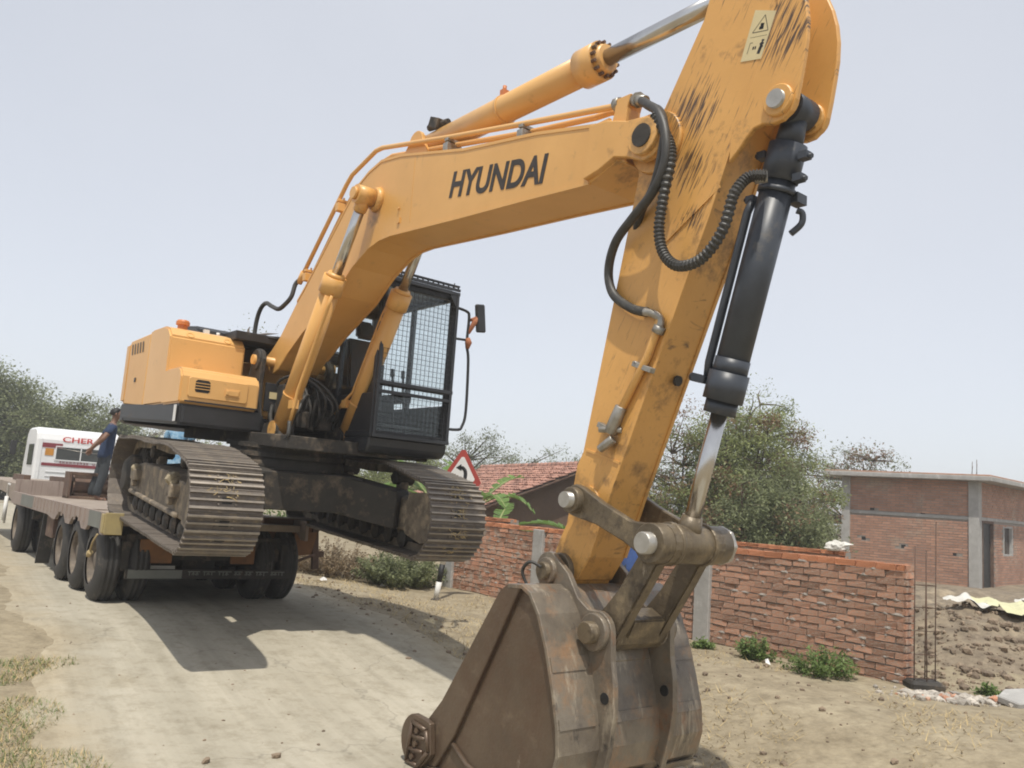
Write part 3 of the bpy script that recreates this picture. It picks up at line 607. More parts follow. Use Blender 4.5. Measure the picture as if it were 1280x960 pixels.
# tank block
mb = MB()
mb.prism([(-1.02, 1.42), (-.30, 1.42), (-.30, 2.17), (-.40, 2.265), (-.55, 2.30), (-1.02, 2.30)], -1.345, -.50, 'y')
tk = U(mb, 'fuel_tank', paint_clean, 0.02, segs=2)
for yy in (-1.12, -.70):
    mb = MB(); mb.lathe((-.345, yy, 2.212), (.7, 0, .72), [(-.02, .045), (.006, .045), (.006, .03), (-.012, .022)], 14); U(mb, 'lifting_eye', paint, 0, tk)
mb = MB(); mb.lathe((-.62, -1.13, 2.29), (0, 0, 1), [(0, .055), (.06, .055), (.065, .075), (.10, .075), (.12, .06)], 14); U(mb, 'filler_cap', amber, 0, tk)
mb = MB(); mb.box((-.62, -.86, 2.325), (.06, .06, .05)); mb.cyl((-.62, -.72, 2.30), (-.62, -.72, 2.34), .02); U(mb, 'sight_gauge', white, 0, tk)
# side doors and counterweight
mb = MB(); mb.prism([(-1.80, 1.48), (-1.03, 1.42), (-1.03, 2.27), (-1.80, 2.25)], -1.342, -1.0, 'y'); sd = U(mb, 'side_door', paint, 0.012)
mb = MB(); mb.box((-1.43, -1.345, 1.75), (.05, .012, .05)); U(mb, 'door_handle', black, 0, sd)
mb = MB()
pl = [(-1.81, -1.342), (-1.98, -1.335), (-2.15, -1.25), (-2.42, -1.0), (-2.62, -.6), (-2.70, 0), (-2.62, .6), (-2.42, 1.0), (-2.1, 1.27), (-1.86, 1.36), (-1.63, 1.36)]
mb.prism(pl, 1.50, 2.235, 'z'); cw = U(mb, 'counterweight', paint, 0.03, segs=3)
mb = MB(); mb.prism([(x * .99, y * .99) for x, y in pl], 1.26, 1.50, 'z'); U(mb, 'counterweight_base', black, 0.03)
mb = MB(); mb.prism([(-1.83, -1.25), (-1.9, -1.25), (-2.05, -1.12), (-2.05, 1.12), (-1.9, 1.25), (-1.83, 1.25)], 2.22, 2.255, 'z'); U(mb, 'counterweight_cover', paint, 0.03, segs=2)
mb = MB()
for k in range(5):
    x = -1.70 + k * .105
    mb.add([(x, -1.3455, 2.07), (x + .045, -1.3455, 2.07), (x + .02, -1.3455, 2.20), (x - .025, -1.3455, 2.20)], [(0, 1, 2, 3)])
U(mb, 'vent_slots', letter_m)
mb = MB(); mb.prism([(-1.7, 2.20), (-.58, 2.20), (-.62, 2.34), (-.75, 2.40), (-1.35, 2.47), (-1.60, 2.44), (-1.7, 2.34)], -.95, .95, 'y'); U(mb, 'engine_hood', black, 0.03, segs=2)
mb = MB(); mb.tube([(-.5, -.52, 2.30), (-.35, -.45, 2.33), (-.1, .1, 2.34)], .02, 8); mb.box((-.6, -.1, 2.30), (.7, 1.1, .10)); U(mb, 'hood_edge', black, 0.01)
# boom mounting plates and machinery in front
for sy in (-1, 1):
    mb = MB(); mb.prism([(-.42, 1.2), (.20, 1.2), (.10, 1.45), (.06, 1.75), (.09, 2.02), (.03, 2.12), (-.07, 2.155), (-.17, 2.11), (-.26, 1.9)] , sy * .42 - .025, sy * .42 + .025); mb.cyl((-.067, sy * .38, 2.02), (-.067, sy * .47, 2.02), .12, None, 20)
    U(mb, 'boom_bracket', dark if sy < 0 else dark, 0.008)
mb = MB(); mb.cyl((-.067, -.50, 2.02), (-.067, .46, 2.02), .055, None, 18); mb.cyl((-.067, .44, 2.02), (-.067, .50, 2.02), .10, .09, 18); U(mb, 'foot_pin', paint, 0.0)
for y0 in (-.38, .38):
    mb = MB()
    for dy in (-.085, .085):
        mb.prism([(.34, 1.14), (.70, 1.12)] + circ(.62, 1.21, .105, -50, 130, 8) + [(.40, 1.28)], y0 + dy - .018, y0 + dy + .018)
    U(mb, 'cylinder_bracket', dark, 0.004)
rm = random.Random(5)
mb = MB(); mb.box((.1, 0, 1.5), (.35, .5, .5)); mb.box((.36, -.08, 1.38), (.22, .30, .25)); mb.box((-.2, .52, 1.6), (.5, .15, .8))
mb.lathe((.50, -.14, 1.26), (0, 0, 1), [(0, .12), (.18, .12), (.2, .09), (.26, .09)], 14); mb.lathe((.48, .18, 1.26), (0, 0, 1), [(0, .10), (.14, .10), (.16, .07), (.24, .07)], 14)
U(mb, 'control_valve', dark, 0.01)
for k in range(11):
    y0 = -.28 + .056 * k; y1 = rm.uniform(-.25, .25)
    mb = MB(); mb.tube(smooth_path([(.50, y0, 1.30), (.58 + rm.uniform(0, .1), y0, 1.5 + rm.uniform(-.06, .1)), (.42, (y0 + y1) / 2, 1.72 + rm.uniform(-.1, .12)), (.16, y1, 1.80), (.05, y1, 1.62)], 5), .017, 7); U(mb, 'hydraulic_hose', hose_m)
for (x, y, z) in ((.122, -.27, 1.62), (.182, .22, 1.62)):
    mb = MB(); mb.box((x, y, z), (.008, .13, .075)); U(mb, 'data_plate', decal_m)
mb = MB(); mb.box((.10, -.27, 1.6), (.03, .22, .32)); U(mb, 'front_cover', black, .006)
mb = MB(); mb.box((.16, .22, 1.55), (.03, .22, .36)); U(mb, 'front_cover', black, .006)
# --- boom
BT = [(-.30, 2.10), (-.16, 2.17), (.04, 2.31), (.40, 2.67), (.56, 2.80), (.81, 3.03), (1.42, 3.60), (1.54, 3.71), (1.76, 3.81), (2.0, 3.865), (2.37, 3.82), (3.4, 3.58), (4.37, 3.43), (5.03, 3.29), (5.14, 3.295), (5.22, 3.26)]
BL = [(5.32, 2.93), (5.23, 2.975), (5.09, 2.92), (4.97, 2.88), (4.3, 2.925), (3.41, 2.975), (2.3, 3.05), (2.1, 3.045), (1.9, 3.0), (1.6, 2.86), (1.28, 2.62), (.95, 2.46), (.6, 2.29), (.28, 2.09), (.08, 1.93), (-.05, 1.885)]
foot = circ(-.067, 2.02, .135, 262, 150, 5)
prof = BT + circ(5.52, 3.04, .17, 120, -125, 9)[0:0] + BL + foot[1:-1]
mb = MB()
mb.prism(prof, -.25, .25)
boom = U(mb, 'boom', paint, 0.008)
mb = MB()      # raised flanges along the upper and lower edges: top and belly plates proud of the side plates
for pth, off in ((BT[3:15], .012), (BL[3:14], -.012)):
    for i in range(len(pth) - 1):
        a, b = pth[i], pth[i + 1]
        for sy in (-1, 1):
            mb.prism([(a[0], a[1] - .012), (b[0], b[1] - .012), (b[0], b[1] + .014), (a[0], a[1] + .014)], sy * .243 - .013, sy * .243 + .013 + 0.0)
U(mb, 'plate_edge', paint, 0, boom)
mb = MB()      # clevis at the tip, two cheeks
for sy in (-1, 1):
    mb.prism([(4.95, 2.90), (5.10, 2.93), (5.24, 2.985), (5.36, 2.95)] + circ(5.52, 3.04, .155, -100, 100, 10) + [(5.34, 3.21), (5.16, 3.27), (4.98, 3.29)], sy * .265 - .028, sy * .265 + .028)
    mb.cyl((5.52, sy * .24, 3.04), (5.52, sy * .33, 3.04), .125, None, 24)
U(mb, 'tip_cheek', paint, 0.006, boom)
mb = MB(); mb.cyl((5.52, -.342, 3.04), (5.52, .342, 3.04), .078, None, 20); U(mb, 'tip_pin', dark, 0, boom)
mb = MB()
for sy in (-1, 1): mb.cyl((1.985, sy * .24, 3.47), (1.985, sy * .305, 3.47), .135, .105, 24)
U(mb, 'pin_boss', paint, 0, boom)
mb = MB(); mb.cyl((2.42, -.255, 3.28), (2.42, -.268, 3.28), .012); mb.box((2.44, -.257, 3.16), (.035, .014, .05)); U(mb, 'lug', paint, 0, boom)
mb = MB()
for x0, h in ((2.62, .02),):
    mb.box((2.62, -.2505, 3.42), (.012, .004, .62))
U(mb, 'weld_seam', paint, 0, boom)
tx = Vector((1.205, 0, -.178)).normalized(); ty = Vector((.178 * .55 + .07, 0, .99)).normalized()
put_text('lettering', 'HYUNDAI', boom, (3.235, -.2525, 3.185), (tx.x, 0, tx.z), (.10, 0, 1), 1.275, .235, letter_m, 0.030, 0.14)
mb = MB()      # arm cylinder lugs on the boom
for sy in (-1, 1):
    mb.prism([(2.05, 3.83), (2.75, 3.71), (2.66, 3.80)] + circ(2.42, 3.97, .12, 10, 170, 8) + [(2.2, 3.88)], sy * .12 - .02, sy * .12 + .02)
U(mb, 'cylinder_lug', paint, 0.005, boom)
# pipes along the boom back
def pipe(pts, r, m, name='boom_pipe', par=None, k=3, n=10):
    mb = MB(); mb.tube(smooth_path(pts, k) if k > 1 else pts, r, n); return U(mb, name, m, 0, par)
def hug(pts, y): return [(x, y, z) for x, z in pts]
P1 = [(.22, 2.94), (.92, 3.64), (1.14, 3.86), (1.25, 3.945), (1.72, 4.08), (1.85, 4.075), (3.13, 3.81), (4.17, 3.61), (5.05, 3.445), (5.22, 3.42)]
P2 = [(.30, 2.90), (.98, 3.60), (1.28, 3.83), (1.75, 3.97), (1.95, 3.985), (3.10, 3.765), (4.08, 3.58), (4.85, 3.46), (5.0, 3.45), (5.16, 3.40)]
pipe(hug(P1, -.17), .024, paint_clean, k=1); pipe(hug(P2, -.10), .024, paint_clean, k=1)
pipe(hug(P1, .17), .024, paint_clean, k=1)
for (x, z) in ((.42, 2.99), (1.05, 3.66), (3.05, 3.75), (4.1, 3.55)):
    mb = MB(); mb.box((x, -.135, z - .03), (.07, .16, .09)); mb.box((x, -.135, z + .045), (.05, .15, .03)); mb.cyl((x, -.135, z + .05), (x, -.135, z + .09), .012, None, 6); U(mb, 'pipe_clamp', steel if x > 2 else paint, 0.004, boom)
mb = MB(); mb.prism([(5.12, 3.26), (5.26, 3.24), (5.27, 3.36), (5.30, 3.45), (5.16, 3.45), (5.15, 3.36)], -.22, -.08); mb.cyl((5.16, -.16, 3.43), (5.34, -.16, 3.40), .038, None, 12); U(mb, 'pipe_bracket', paint, 0.005, boom)
mb = MB(); mb.cyl((5.30, -.18, 3.41), (5.42, -.20, 3.36), .042, .036, 12); mb.cyl((5.12, -.18, 3.43), (5.17, -.18, 3.43), .05, None, 8); mb.cyl((5.33, -.18, 3.40), (5.35, -.19, 3.395), .055, None, 8); U(mb, 'hose_coupling', steel, 0, boom)
pipe([(x, -.17 - .10 * min(1, i / 3), z) for i, (x, z) in enumerate([(.25, 2.97), (.20, 2.91), (.20, 2.76), (.12, 2.67), (-.04, 2.64), (-.24, 2.70), (-.41, 2.76), (-.55, 2.72), (-.64, 2.58), (-.66, 2.35), (-.62, 2.12)])], .026, hose_m, 'hydraulic_hose', None, 6)
mb = MB(); mb.cyl((.215, -.17, 2.93), (.32, -.17, 3.04), .036, None, 12); U(mb, 'hose_coupling', paint_clean, 0, boom)
pipe(hug([(.30, 2.90), (.33, 2.72), (.16, 2.52), (-.1, 2.42), (-.3, 2.30), (-.35, 2.1)], -.10), .026, hose_m, 'hydraulic_hose', None, 6)
# --- boom cylinders
for sy in (-1, 1):
    y = sy * .39; A = Vector((.62, y, 1.21)); B = Vector((1.985, y, 3.47)); d = (B - A).normalized()
    mb = MB(); mb.cyl(A, A + d * 1.66, .098, None, 24); mb.cyl(A + d * 1.60, A + d * 1.78, .118, None, 24); mb.cyl(A + d * 1.78, A + d * 1.82, .10, .08, 24)
    mb.cyl(A + Vector((0, -.10, 0)), A + Vector((0, .10, 0)), .095, None, 20); mb.cyl(A + d * .42, A + d * .44, .105, None, 24)
    bc = U(mb, 'boom_cylinder', paint, 0)
    mb = MB(); mb.cyl(A + d * 1.82, B - d * .08, .052, None, 20); U(mb, 'piston_rod', chrome, 0, bc)
    mb = MB(); mb.cyl(B + Vector((0, -.10 if sy < 0 else -.08, 0)), B + Vector((0, .08 if sy < 0 else .10, 0)), .092, None, 22); mb.cyl(B - d * .16, B - d * .05, .062, .075, 16); mb.cyl(B + Vector((0, sy * .10, 0)), B + Vector((0, sy * .135, 0)), .06, None, 16); U(mb, 'rod_eye', paint, 0, bc)
    o = Vector((.11, -.03, -.07)) if sy < 0 else Vector((-.11, -.06, .02))
    mb = MB(); mb.tube([A + d * 1.62 + o * .9, A + d * 1.5 + o, A + d * .55 + o, A + d * .40 + o * 1.6, A + d * .25 + o * 1.9], .018, 8); mb.box(A + d * .40 + o * 1.2, (.10, .07, .09)); U(mb, 'cylinder_pipe', paint, 0, bc)
    mb = MB(); mb.tube(smooth_path([A + d * .25 + o * 1.9, A + d * .1 + o * 2.6, A + Vector((-.25, 0, .1)), A + Vector((-.5, -sy * .1, .3))], 5), .022, 8); U(mb, 'cylinder_hose', hose_m, 0, bc)
# --- arm cylinder (lies on top of the boom, rod to the arm head)
A = Vector((2.42, 0, 3.955)); B = Vector((5.99, 0, 3.975)); B.z = 3.985; d = (B - A).normalized(); A2 = A
mb = MB(); mb.cyl(A, A + d * 2.20, .118, None, 28); mb.cyl(A + d * 2.16, A + d * 2.36, .150, None, 28); mb.cyl(A + d * 2.36, A + d * 2.42, .125, .10, 28); mb.cyl(A + Vector((0, -.10, 0)), A + Vector((0, .10, 0)), .115, None, 20)
mb.cyl(A + d * 1.18, A + d * 1.205, .127, None, 28)
ac = U(mb, 'arm_cylinder', paint_clean, 0)
mb = MB()
for k in range(14):
    a = 2 * pi * k / 14; e = Vector((0, cos(a), sin(a))) * .128
    mb.cyl(A + d * 2.35 + e, A + d * 2.40 + e, .014, None, 6, 0, True, False)
tag(U(mb, 'head_bolts', rust, 0, ac), kind='stuff')
mb = MB(); mb.cyl(A + d * 2.40, B - d * .1, .064, None, 22); U(mb, 'piston_rod', chrome, 0, ac)
mb = MB(); mb.cyl(B + Vector((0, -.10, 0)), B + Vector((0, .10, 0)), .11, None, 22); U(mb, 'rod_eye', paint, 0, ac)
mb = MB(); mb.box(A + d * 1.19 + Vector((0, -.02, .14)), (.05, .06, .06)); mb.cyl(A + d * 1.19 + Vector((0, -.02, .15)), A + d * 1.19 + Vector((0, -.02, .21)), .018, None, 6); U(mb, 'pipe_clamp', amber, 0, ac)
mb = MB(); mb.box(A + d * .25 + Vector((0, -.06, .15)), (.16, .12, .10), Matrix.Rotation(.4, 3, 'Y')); mb.cyl(A + d * .1 + Vector((0, -.06, .16)), A + d * .42 + Vector((0, -.06, .12)), .035, None, 8); U(mb, 'port_block', dark, 0.004, ac)
# --- arm
AL = [(4.93, .91), (4.98, 1.0), (5.18, 1.97), (5.32, 2.65), (5.36, 2.86), (5.32, 3.04), (5.36, 3.2), (5.56, 3.27), (5.86, 3.78), (5.93, 4.02), (6.02, 4.10), (6.14, 4.10)]
AR = [(6.36, 3.84), (6.42, 3.62), (6.30, 3.29), (6.12, 2.88), (5.96, 2.44), (5.78, 2.01), (5.37, 1.0), (5.25, .71), (5.10, .31), (4.99, .15)]
arm_prof = AL + AR + circ(4.845, .198, .14, -20, -175, 6) + [(4.80, .40), (4.86, .51)]
mb = MB(); mb.prism(arm_prof, -.17, .17); arm = U(mb, 'arm', paint_arm, 0.008)
mb = MB()
for pth in (AR[1:9],):
    for i in range(len(pth) - 1):
        a, b = pth[i], pth[i + 1]
        for sy in (-1, 1): mb.prism([(a[0] - .013, a[1]), (b[0] - .013, b[1]), (b[0] + .010, b[1]), (a[0] + .010, a[1])], sy * .165 - .013, sy * .165 + .013)
U(mb, 'plate_edge', paint_arm, 0, arm)
mb = MB()
for sy in (-1, 1): mb.cyl((5.52, sy * .165, 3.04), (5.52, sy * .20, 3.04), .215, .205, 28)
U(mb, 'pivot_boss', paint_arm, 0, arm)
mb = MB(); mb.prism([(5.60, 2.36), (5.62, 2.33), (6.04, 2.60), (6.03, 2.64)], -.180, -.169); U(mb, 'weld_seam', paint_arm, 0, arm)
mb = MB(); mb.prism([(5.02, 1.005), (5.34, .915), (5.345, .93), (5.02, 1.02)], -.178, -.169); U(mb, 'weld_seam', paint_arm, 0, arm)
EAR = [(6.10, 2.74), (6.17, 2.80), (6.22, 2.86), (6.27, 2.905), (6.33, 2.915), (6.40, 2.895), (6.465, 2.90), (6.52, 2.94), (6.55, 3.0), (6.57, 3.1), (6.59, 3.22), (6.607, 3.34), (6.61, 3.46), (6.598, 3.57), (6.57, 3.68), (6.53, 3.78), (6.475, 3.89), (6.41, 3.98), (6.33, 4.06), (6.24, 4.11), (6.16, 4.115), (6.30, 3.98), (6.385, 3.80), (6.41, 3.62), (6.29, 3.29), (6.11, 2.88)]
for sy in (-1, 1):
    mb = MB(); mb.prism(EAR, sy * .165 - .02, sy * .165 + .02); mb.cyl((6.44, sy * .165 - .045, 3.02), (6.44, sy * .165 + .045, 3.02), .095, None, 22); U(mb, 'cylinder_ear', paint_arm, 0.006, arm)
mb = MB(); mb.cyl((6.44, -.235, 3.02), (6.44, .235, 3.02), .055, None, 18); U(mb, 'ear_pin', pin_steel, 0, arm)
mb = MB(); mb.prism([(6.155, 3.37), (6.31, 3.335), (6.405, 3.60), (6.25, 3.67)], -.1735, -.1715); dc = U(mb, 'warning_decal', decal_m, 0, arm)
def pl(name, polys, y=-.1742):
    mb = MB()
    for p in polys: mb.add([(a, y, b) for a, b in p], [tuple(range(len(p)))])
    return U(mb, name, blackp, 0, dc)
ux, uz = Vector((.155, -.035)), Vector((.095, .27))
def dq(u, v): p = Vector((6.155, 3.37)) + ux * u + uz * v; return (p.x, p.y)
def ln(u0, v0, u1, v1, w=.012):
    a, b = Vector(dq(u0, v0)), Vector(dq(u1, v1)); d = (b - a).normalized(); n = Vector((-d.y, d.x)) * w * .18
    return [tuple(a - n), tuple(b - n), tuple(b + n), tuple(a + n)]
pl('warning_mark', [ln(.15, .60, .85, .60), ln(.85, .60, .5, .95), ln(.5, .95, .15, .60), ln(.40, .68, .6, .68, .05), ln(.5, .66, .5, .78, .06), ln(.42, .76, .58, .74, .04), ln(.12, .5, .88, .5, .006),
                    ln(.2, .15, .2, .38, .01), ln(.2, .38, .32, .38, .01), ln(.38, .26, .45, .26, .05), ln(.48, .26, .54, .26, .05), ln(.72, .12, .76, .30, .06), ln(.68, .22, .84, .28, .03), ln(.70, .30, .80, .36, .06), ln(.76, .38, .76, .42, .05)])
# arm-side fittings
pipe([(5.63, -.20, 1.83), (5.61, -.20, 1.75), (5.545, -.20, 1.60), (5.30, -.20, 1.20)], .026, paint, 'arm_pipe', arm, 1)
mb = MB(); mb.tube(smooth_path([(5.53, -.235, 1.885), (5.60, -.22, 1.865), (5.635, -.20, 1.83), (5.63, -.20, 1.77)], 4), .026, 10); mb.cyl((5.64, -.20, 1.785), (5.615, -.20, 1.745), .04, None, 8); U(mb, 'elbow', steel, 0, arm)
mb = MB(); mb.box((5.51, -.195, 1.535), (.17, .05, .035), Matrix.Rotation(.35, 3, 'Y')); mb.cyl((5.45, -.22, 1.56), (5.45, -.17, 1.56), .02, None, 8); U(mb, 'pipe_clamp', steel, 0.004, arm)
mb = MB(); mb.cyl((5.345, -.205, 1.29), (5.26, -.205, 1.12), .038, .045, 10); mb.cyl((5.33, -.17, 1.14), (5.20, -.25, 1.14), .022, None, 8); mb.cyl((5.29, -.205, 1.08), (5.20, -.235, 1.01), .034, .028, 8); mb.box((5.22, -.21, 1.155), (.12, .05, .035), Matrix.Rotation(.4, 3, 'Y')); U(mb, 'shut_off_valve', steel, 0.003, arm)
mb = MB(); mb.cyl((5.58, .05, 1.48), (5.60, .05, 1.475), .035, None, 12); U(mb, 'blanking_plug', dark, 0, arm)
# hoses from boom to arm
HA = [(5.40, 3.36), (5.50, 3.28), (5.62, 3.18), (5.71, 3.01), (5.73, 2.82), (5.64, 2.64), (5.45, 2.51), (5.27, 2.39), (5.175, 2.22), (5.23, 2.05), (5.40, 1.93), (5.54, 1.885)]
pipe([(x, -.215 - .115 * sin(pi * min(1, i / 8.0)) , z) for i, (x, z) in enumerate(HA)], .031, hose_m, 'arm_hose', None, 6, 12)
pth = smooth_path([(x, -.30, z) for x, z in [(5.60, 3.16), (5.72, 2.96), (5.75, 2.82), (5.70, 2.57), (5.68, 2.37), (5.73, 2.21), (5.85, 2.115), (6.02, 2.13), (6.16, 2.27), (6.23, 2.47), (6.285, 2.58), (6.36, 2.59)]], 26)
pth = [Vector((p.x, -.30 + .12 * max(0, (i / len(pth)) - .82) / .18, p.z)) for i, p in enumerate(pth)]
mb = MB(); mb.tube(pth, [.029 if (i // 2) % 2 else .036 for i in range(len(pth))], 10, 0, True, False); U(mb, 'spiral_guard_hose', hose_m)
pipe([(5.38, -.10, 3.36), (5.56, -.22, 3.24), (5.66, -.28, 3.10), (5.68, -.30, 2.95), (5.60, -.27, 2.72), (5.42, -.2, 2.56), (5.30, -.1, 2.45)], .028, hose_m, 'arm_hose', None, 6)
# --- bucket cylinder
A = Vector((6.44, 0, 3.02)); B = Vector((5.745, 0, .45)); d = (B - A).normalized()
mb = MB(); mb.cyl(A + Vector((0, -.09, 0)), A + Vector((0, .09, 0)), .095, None, 22); mb.cyl(A + d * .05, A + d * .22, .075, .085, 22); mb.cyl(A + d * .20, A + d * .42, .112, None, 26); mb.cyl(A + d * .40, A + d * 1.62, .100, None, 26)
mb.cyl(A + d * 1.50, A + d * 1.60, .106, None, 26); mb.cyl(A + d * 1.585, A + d * 1.76, .122, None, 26); mb.cyl(A + d * 1.76, A + d * 1.84, .098, None, 26); mb.cyl(A + d * .46, A + d * .49, .112, None, 26)
kc = U(mb, 'bucket_cylinder', cylblack, 0)
mb = MB(); mb.cyl(A + d * 1.83, B - d * .12, .050, None, 22); U(mb, 'piston_rod', chrome, 0, kc)
mb = MB(); mb.cyl(B - d * .18, B - d * .05, .062, .085, 18); mb.cyl(B + Vector((0, -.075, 0)), B + Vector((0, .075, 0)), .105, None, 22); U(mb, 'rod_eye', link_m, 0, kc)
side = Vector((d.z, 0, -d.x))
if side.x > 0: side = -side
o1 = side * .13 + Vector((0, -.05, 0)); o2 = -side * .10 + Vector((0, .10, 0))
mb = MB(); mb.tube([A + d * .55 + o1 * .9, A + d * .62 + o1, A + d * 1.55 + o1, A + d * 1.64 + o1 * .9], .026, 8); U(mb, 'cylinder_pipe', cylblack, 0, kc)
mb = MB(); mb.tube(smooth_path([A + d * .56 + o2, A + d * .57 + o2 * 1.25, A + d * .63 + o2 * 1.32, A + d * .70 + o2 * 1.0], 5), .02, 8); mb.box(A + d * .50 + o2 * .9, (.07, .10, .06)); U(mb, 'cylinder_elbow', cylblack, 0, kc)
for t, s in ((.27, 1), (.40, 1), (.27, -1), (.40, -1), (.54, -1)):
    mb = MB(); c = A + d * t - side * .145 * s + Vector((0, -.02, 0)); mb.box(c, (.055, .06, .045)); mb.cyl(c, c - side * .05 * s, .016, None, 6); U(mb, 'clamp_bolt', cylblack, 0, kc)
mb = MB(); c = A + d * 1.66 + side * .15 + Vector((0, -.06, 0)); mb.box(c, (.10, .08, .05), Matrix.Rotation(.26, 3, 'Y')); mb.cyl(c, c + side * .08, .028, None, 8); U(mb, 'port_block', cylblack, 0.004, kc)
mb = MB(); mb.cyl((6.36, -.16, 2.59), (6.30, -.20, 2.585), .036, None, 8); U(mb, 'hose_coupling', steel, 0, kc)
# --- linkage
AP = Vector((5.06, 0, .673)); HP = Vector((5.745, 0, .45)); KP = Vector((5.32, 0, -.125))
mb = MB(); mb.cyl((AP.x, -.185, AP.z), (AP.x, .185, AP.z), .10, None, 20); U(mb, 'link_boss', paint_arm, 0, arm)
for sy in (-1, 1):
    y0 = sy * .265
    prof = circ(AP.x, AP.z, .105, 90, 265, 8) + [(5.25, .53), (5.5, .44), (5.66, .36)] + circ(HP.x, HP.z, .115, -110, 70, 9) + [(5.55, .57), (5.3, .67), (5.12, .76)]
    mb = MB(); mb.prism(prof, y0 - .028, y0 + .028); mb.cyl((AP.x, sy * .20, AP.z), (AP.x, sy * .345, AP.z), .085, None, 20); U(mb, 'arm_link', link_m, 0.008)
    mb = MB(); mb.cyl((AP.x, sy * .15, AP.z), (AP.x, sy * .395, AP.z), .052, None, 16); U(mb, 'link_pin', pin_steel, 0)
mb = MB()
for sy in (-1, 1):
    y0 = sy * .20
    prof = circ(HP.x, HP.z, .125, 70, -95, 8) + [(5.66, .20), (5.53, .0)] + circ(KP.x, KP.z, .115, -20, -205, 8) + [(5.33, .03), (5.43, .14), (5.58, .36)]
    mb.prism(prof, y0 - .045, y0 + .045)
mb.prism(circ(KP.x, KP.z, .118, 0, 360, 20)[:-1], -.225, .225); mb.prism([(5.24, -.10), (5.44, -.16), (5.50, -.04), (5.38, .02), (5.28, .0)], -.15, .15)
U(mb, 'bucket_link', link_m, 0.01, None, 2)
mb = MB(); mb.cyl((HP.x, -.335, HP.z), (HP.x, .335, HP.z), .12, None, 26); mb.cyl((HP.x, -.17, HP.z), (HP.x, -.14, HP.z), .132, None, 26); mb.cyl((HP.x, .14, HP.z), (HP.x, .17, HP.z), .132, None, 26); U(mb, 'link_bushing', link_m, 0.006)
mb = MB(); mb.cyl((HP.x, -.40, HP.z), (HP.x, .36, HP.z), .066, None, 20); mb.cyl((HP.x, .33, HP.z), (HP.x, .365, HP.z), .125, None, 8, 0, True, False); U(mb, 'linkage_pin', pin_steel, 0.006)
mb = MB(); mb.cyl((KP.x, -.40, KP.z), (KP.x, .40, KP.z), .068, None, 18); U(mb, 'bucket_pin', link_m, 0.006)
mb = MB(); mb.cyl((4.845, -.36, .198), (4.845, .36, .198), .058, None, 18); mb.cyl((4.845, -.21, .198), (4.845, .21, .198), .12, None, 22); U(mb, 'pivot_pin', link_m, 0.006)
pipe([(4.86, -.37, .22), (4.80, -.42, .25), (4.74, -.43, .18), (4.78, -.40, .06), (4.70, -.40, .02)], .012, hose_m, 'grease_hose', None, 5, 6)
# --- bucket
BW = .635
back = [(4.84, .115), (4.98, .125), (5.07, .085), (5.16, -.03), (5.25, -.22), (5.33, -.45), (5.385, -.65), (5.40, -.80), (5.36, -.95), (5.24, -1.07), (5.05, -1.135), (4.75, -1.17), (4.35, -1.20), (3.92, -1.235)]
def offs(path, t):
    out = []
    for i, p in enumerate(path):
        a = Vector(path[max(i - 1, 0)]); b = Vector(path[min(i + 1, len(path) - 1)]); dd = (b - a).normalized(); out.append((p[0] - dd.y * -1 * -t, p[1] + dd.x * -t * -1) if False else (p[0] + dd.y * t, p[1] - dd.x * t))
    return out
inner = offs(back, .028)
mb = MB(); n = len(back)
mb.prism(back + inner[::-1], -BW, BW + .06)
bk = U(mb, 'bucket', bucket_back, 0.004)
side_prof = [(4.84, .10), (4.97, .11), (5.05, .07), (5.14, -.05), (5.23, -.24), (5.31, -.46), (5.365, -.66), (5.38, -.80), (5.34, -.93), (5.23, -1.045), (5.05, -1.11), (4.75, -1.145), (4.35, -1.175), (3.95, -1.205), (3.93, -1.06), (4.22, -.74), (4.76, .04)]
for sy in (-1, 1):
    BWS = BW + (.06 if sy > 0 else 0)
    mb = MB(); mb.prism(side_prof, sy * (BWS - .045) - .012, sy * (BWS - .045) + .012); U(mb, 'side_plate', bucket_m, 0.004, bk)
    mb = MB(); mb.prism([(4.76, .06), (4.84, .115), (4.96, .10), (4.39, -.93), (4.20, -1.18), (3.93, -1.21), (3.92, -1.06), (4.22, -.74)], sy * (BWS - .02) - .018, sy * (BWS - .02) + .018); U(mb, 'mouth_band', bucket_m, 0.006, bk)
    mb = MB(); mb.tube([(5.02, sy * (BWS - .025), -1.10), (4.75, sy * (BWS - .025), -1.125), (4.52, sy * (BWS - .025), -1.08), (4.36, sy * (BWS - .025), -.99)], .018, 8); U(mb, 'weld_bead', bucket_m, 0, bk)
    mb = MB(); y1 = sy * (BWS + .02)
    mb.prism([(4.17, -.90), (4.10, -.885)] + circ(4.0, -1.05, .175, 100, 265, 12) + [(4.08, -1.22), (4.20, -1.10)], y1 - .022, y1 + .022); sc = U(mb, 'side_cutter', bucket_m, 0.006, bk)
    mb = MB(); fr = [(3.97, -.93), (4.14, -.95), (4.18, -1.08), (4.07, -1.20), (3.93, -1.20)]
    for i in range(5):
        a = fr[i]; b = fr[(i + 1) % 5]; mb.tube([(a[0], y1 + sy * .03, a[1]), (b[0], y1 + sy * .03, b[1])], .016, 6)
    mb.tube([(3.98, y1 + sy * .03, -1.02), (4.14, y1 + sy * .03, -1.01)], .015, 6); mb.tube([(3.95, y1 + sy * .03, -1.11), (4.12, y1 + sy * .03, -1.10)], .015, 6); U(mb, 'cutter_rib', bucket_m, 0, sc)
    for (x, z) in ((4.04, -.975), (4.03, -1.065), (4.0, -1.155)):
        mb = MB(); mb.cyl((x, y1, z), (x, y1 + sy * .045, z), .024, .02, 8, 0, True, False); U(mb, 'cutter_bolt', bucket_m, 0, sc)
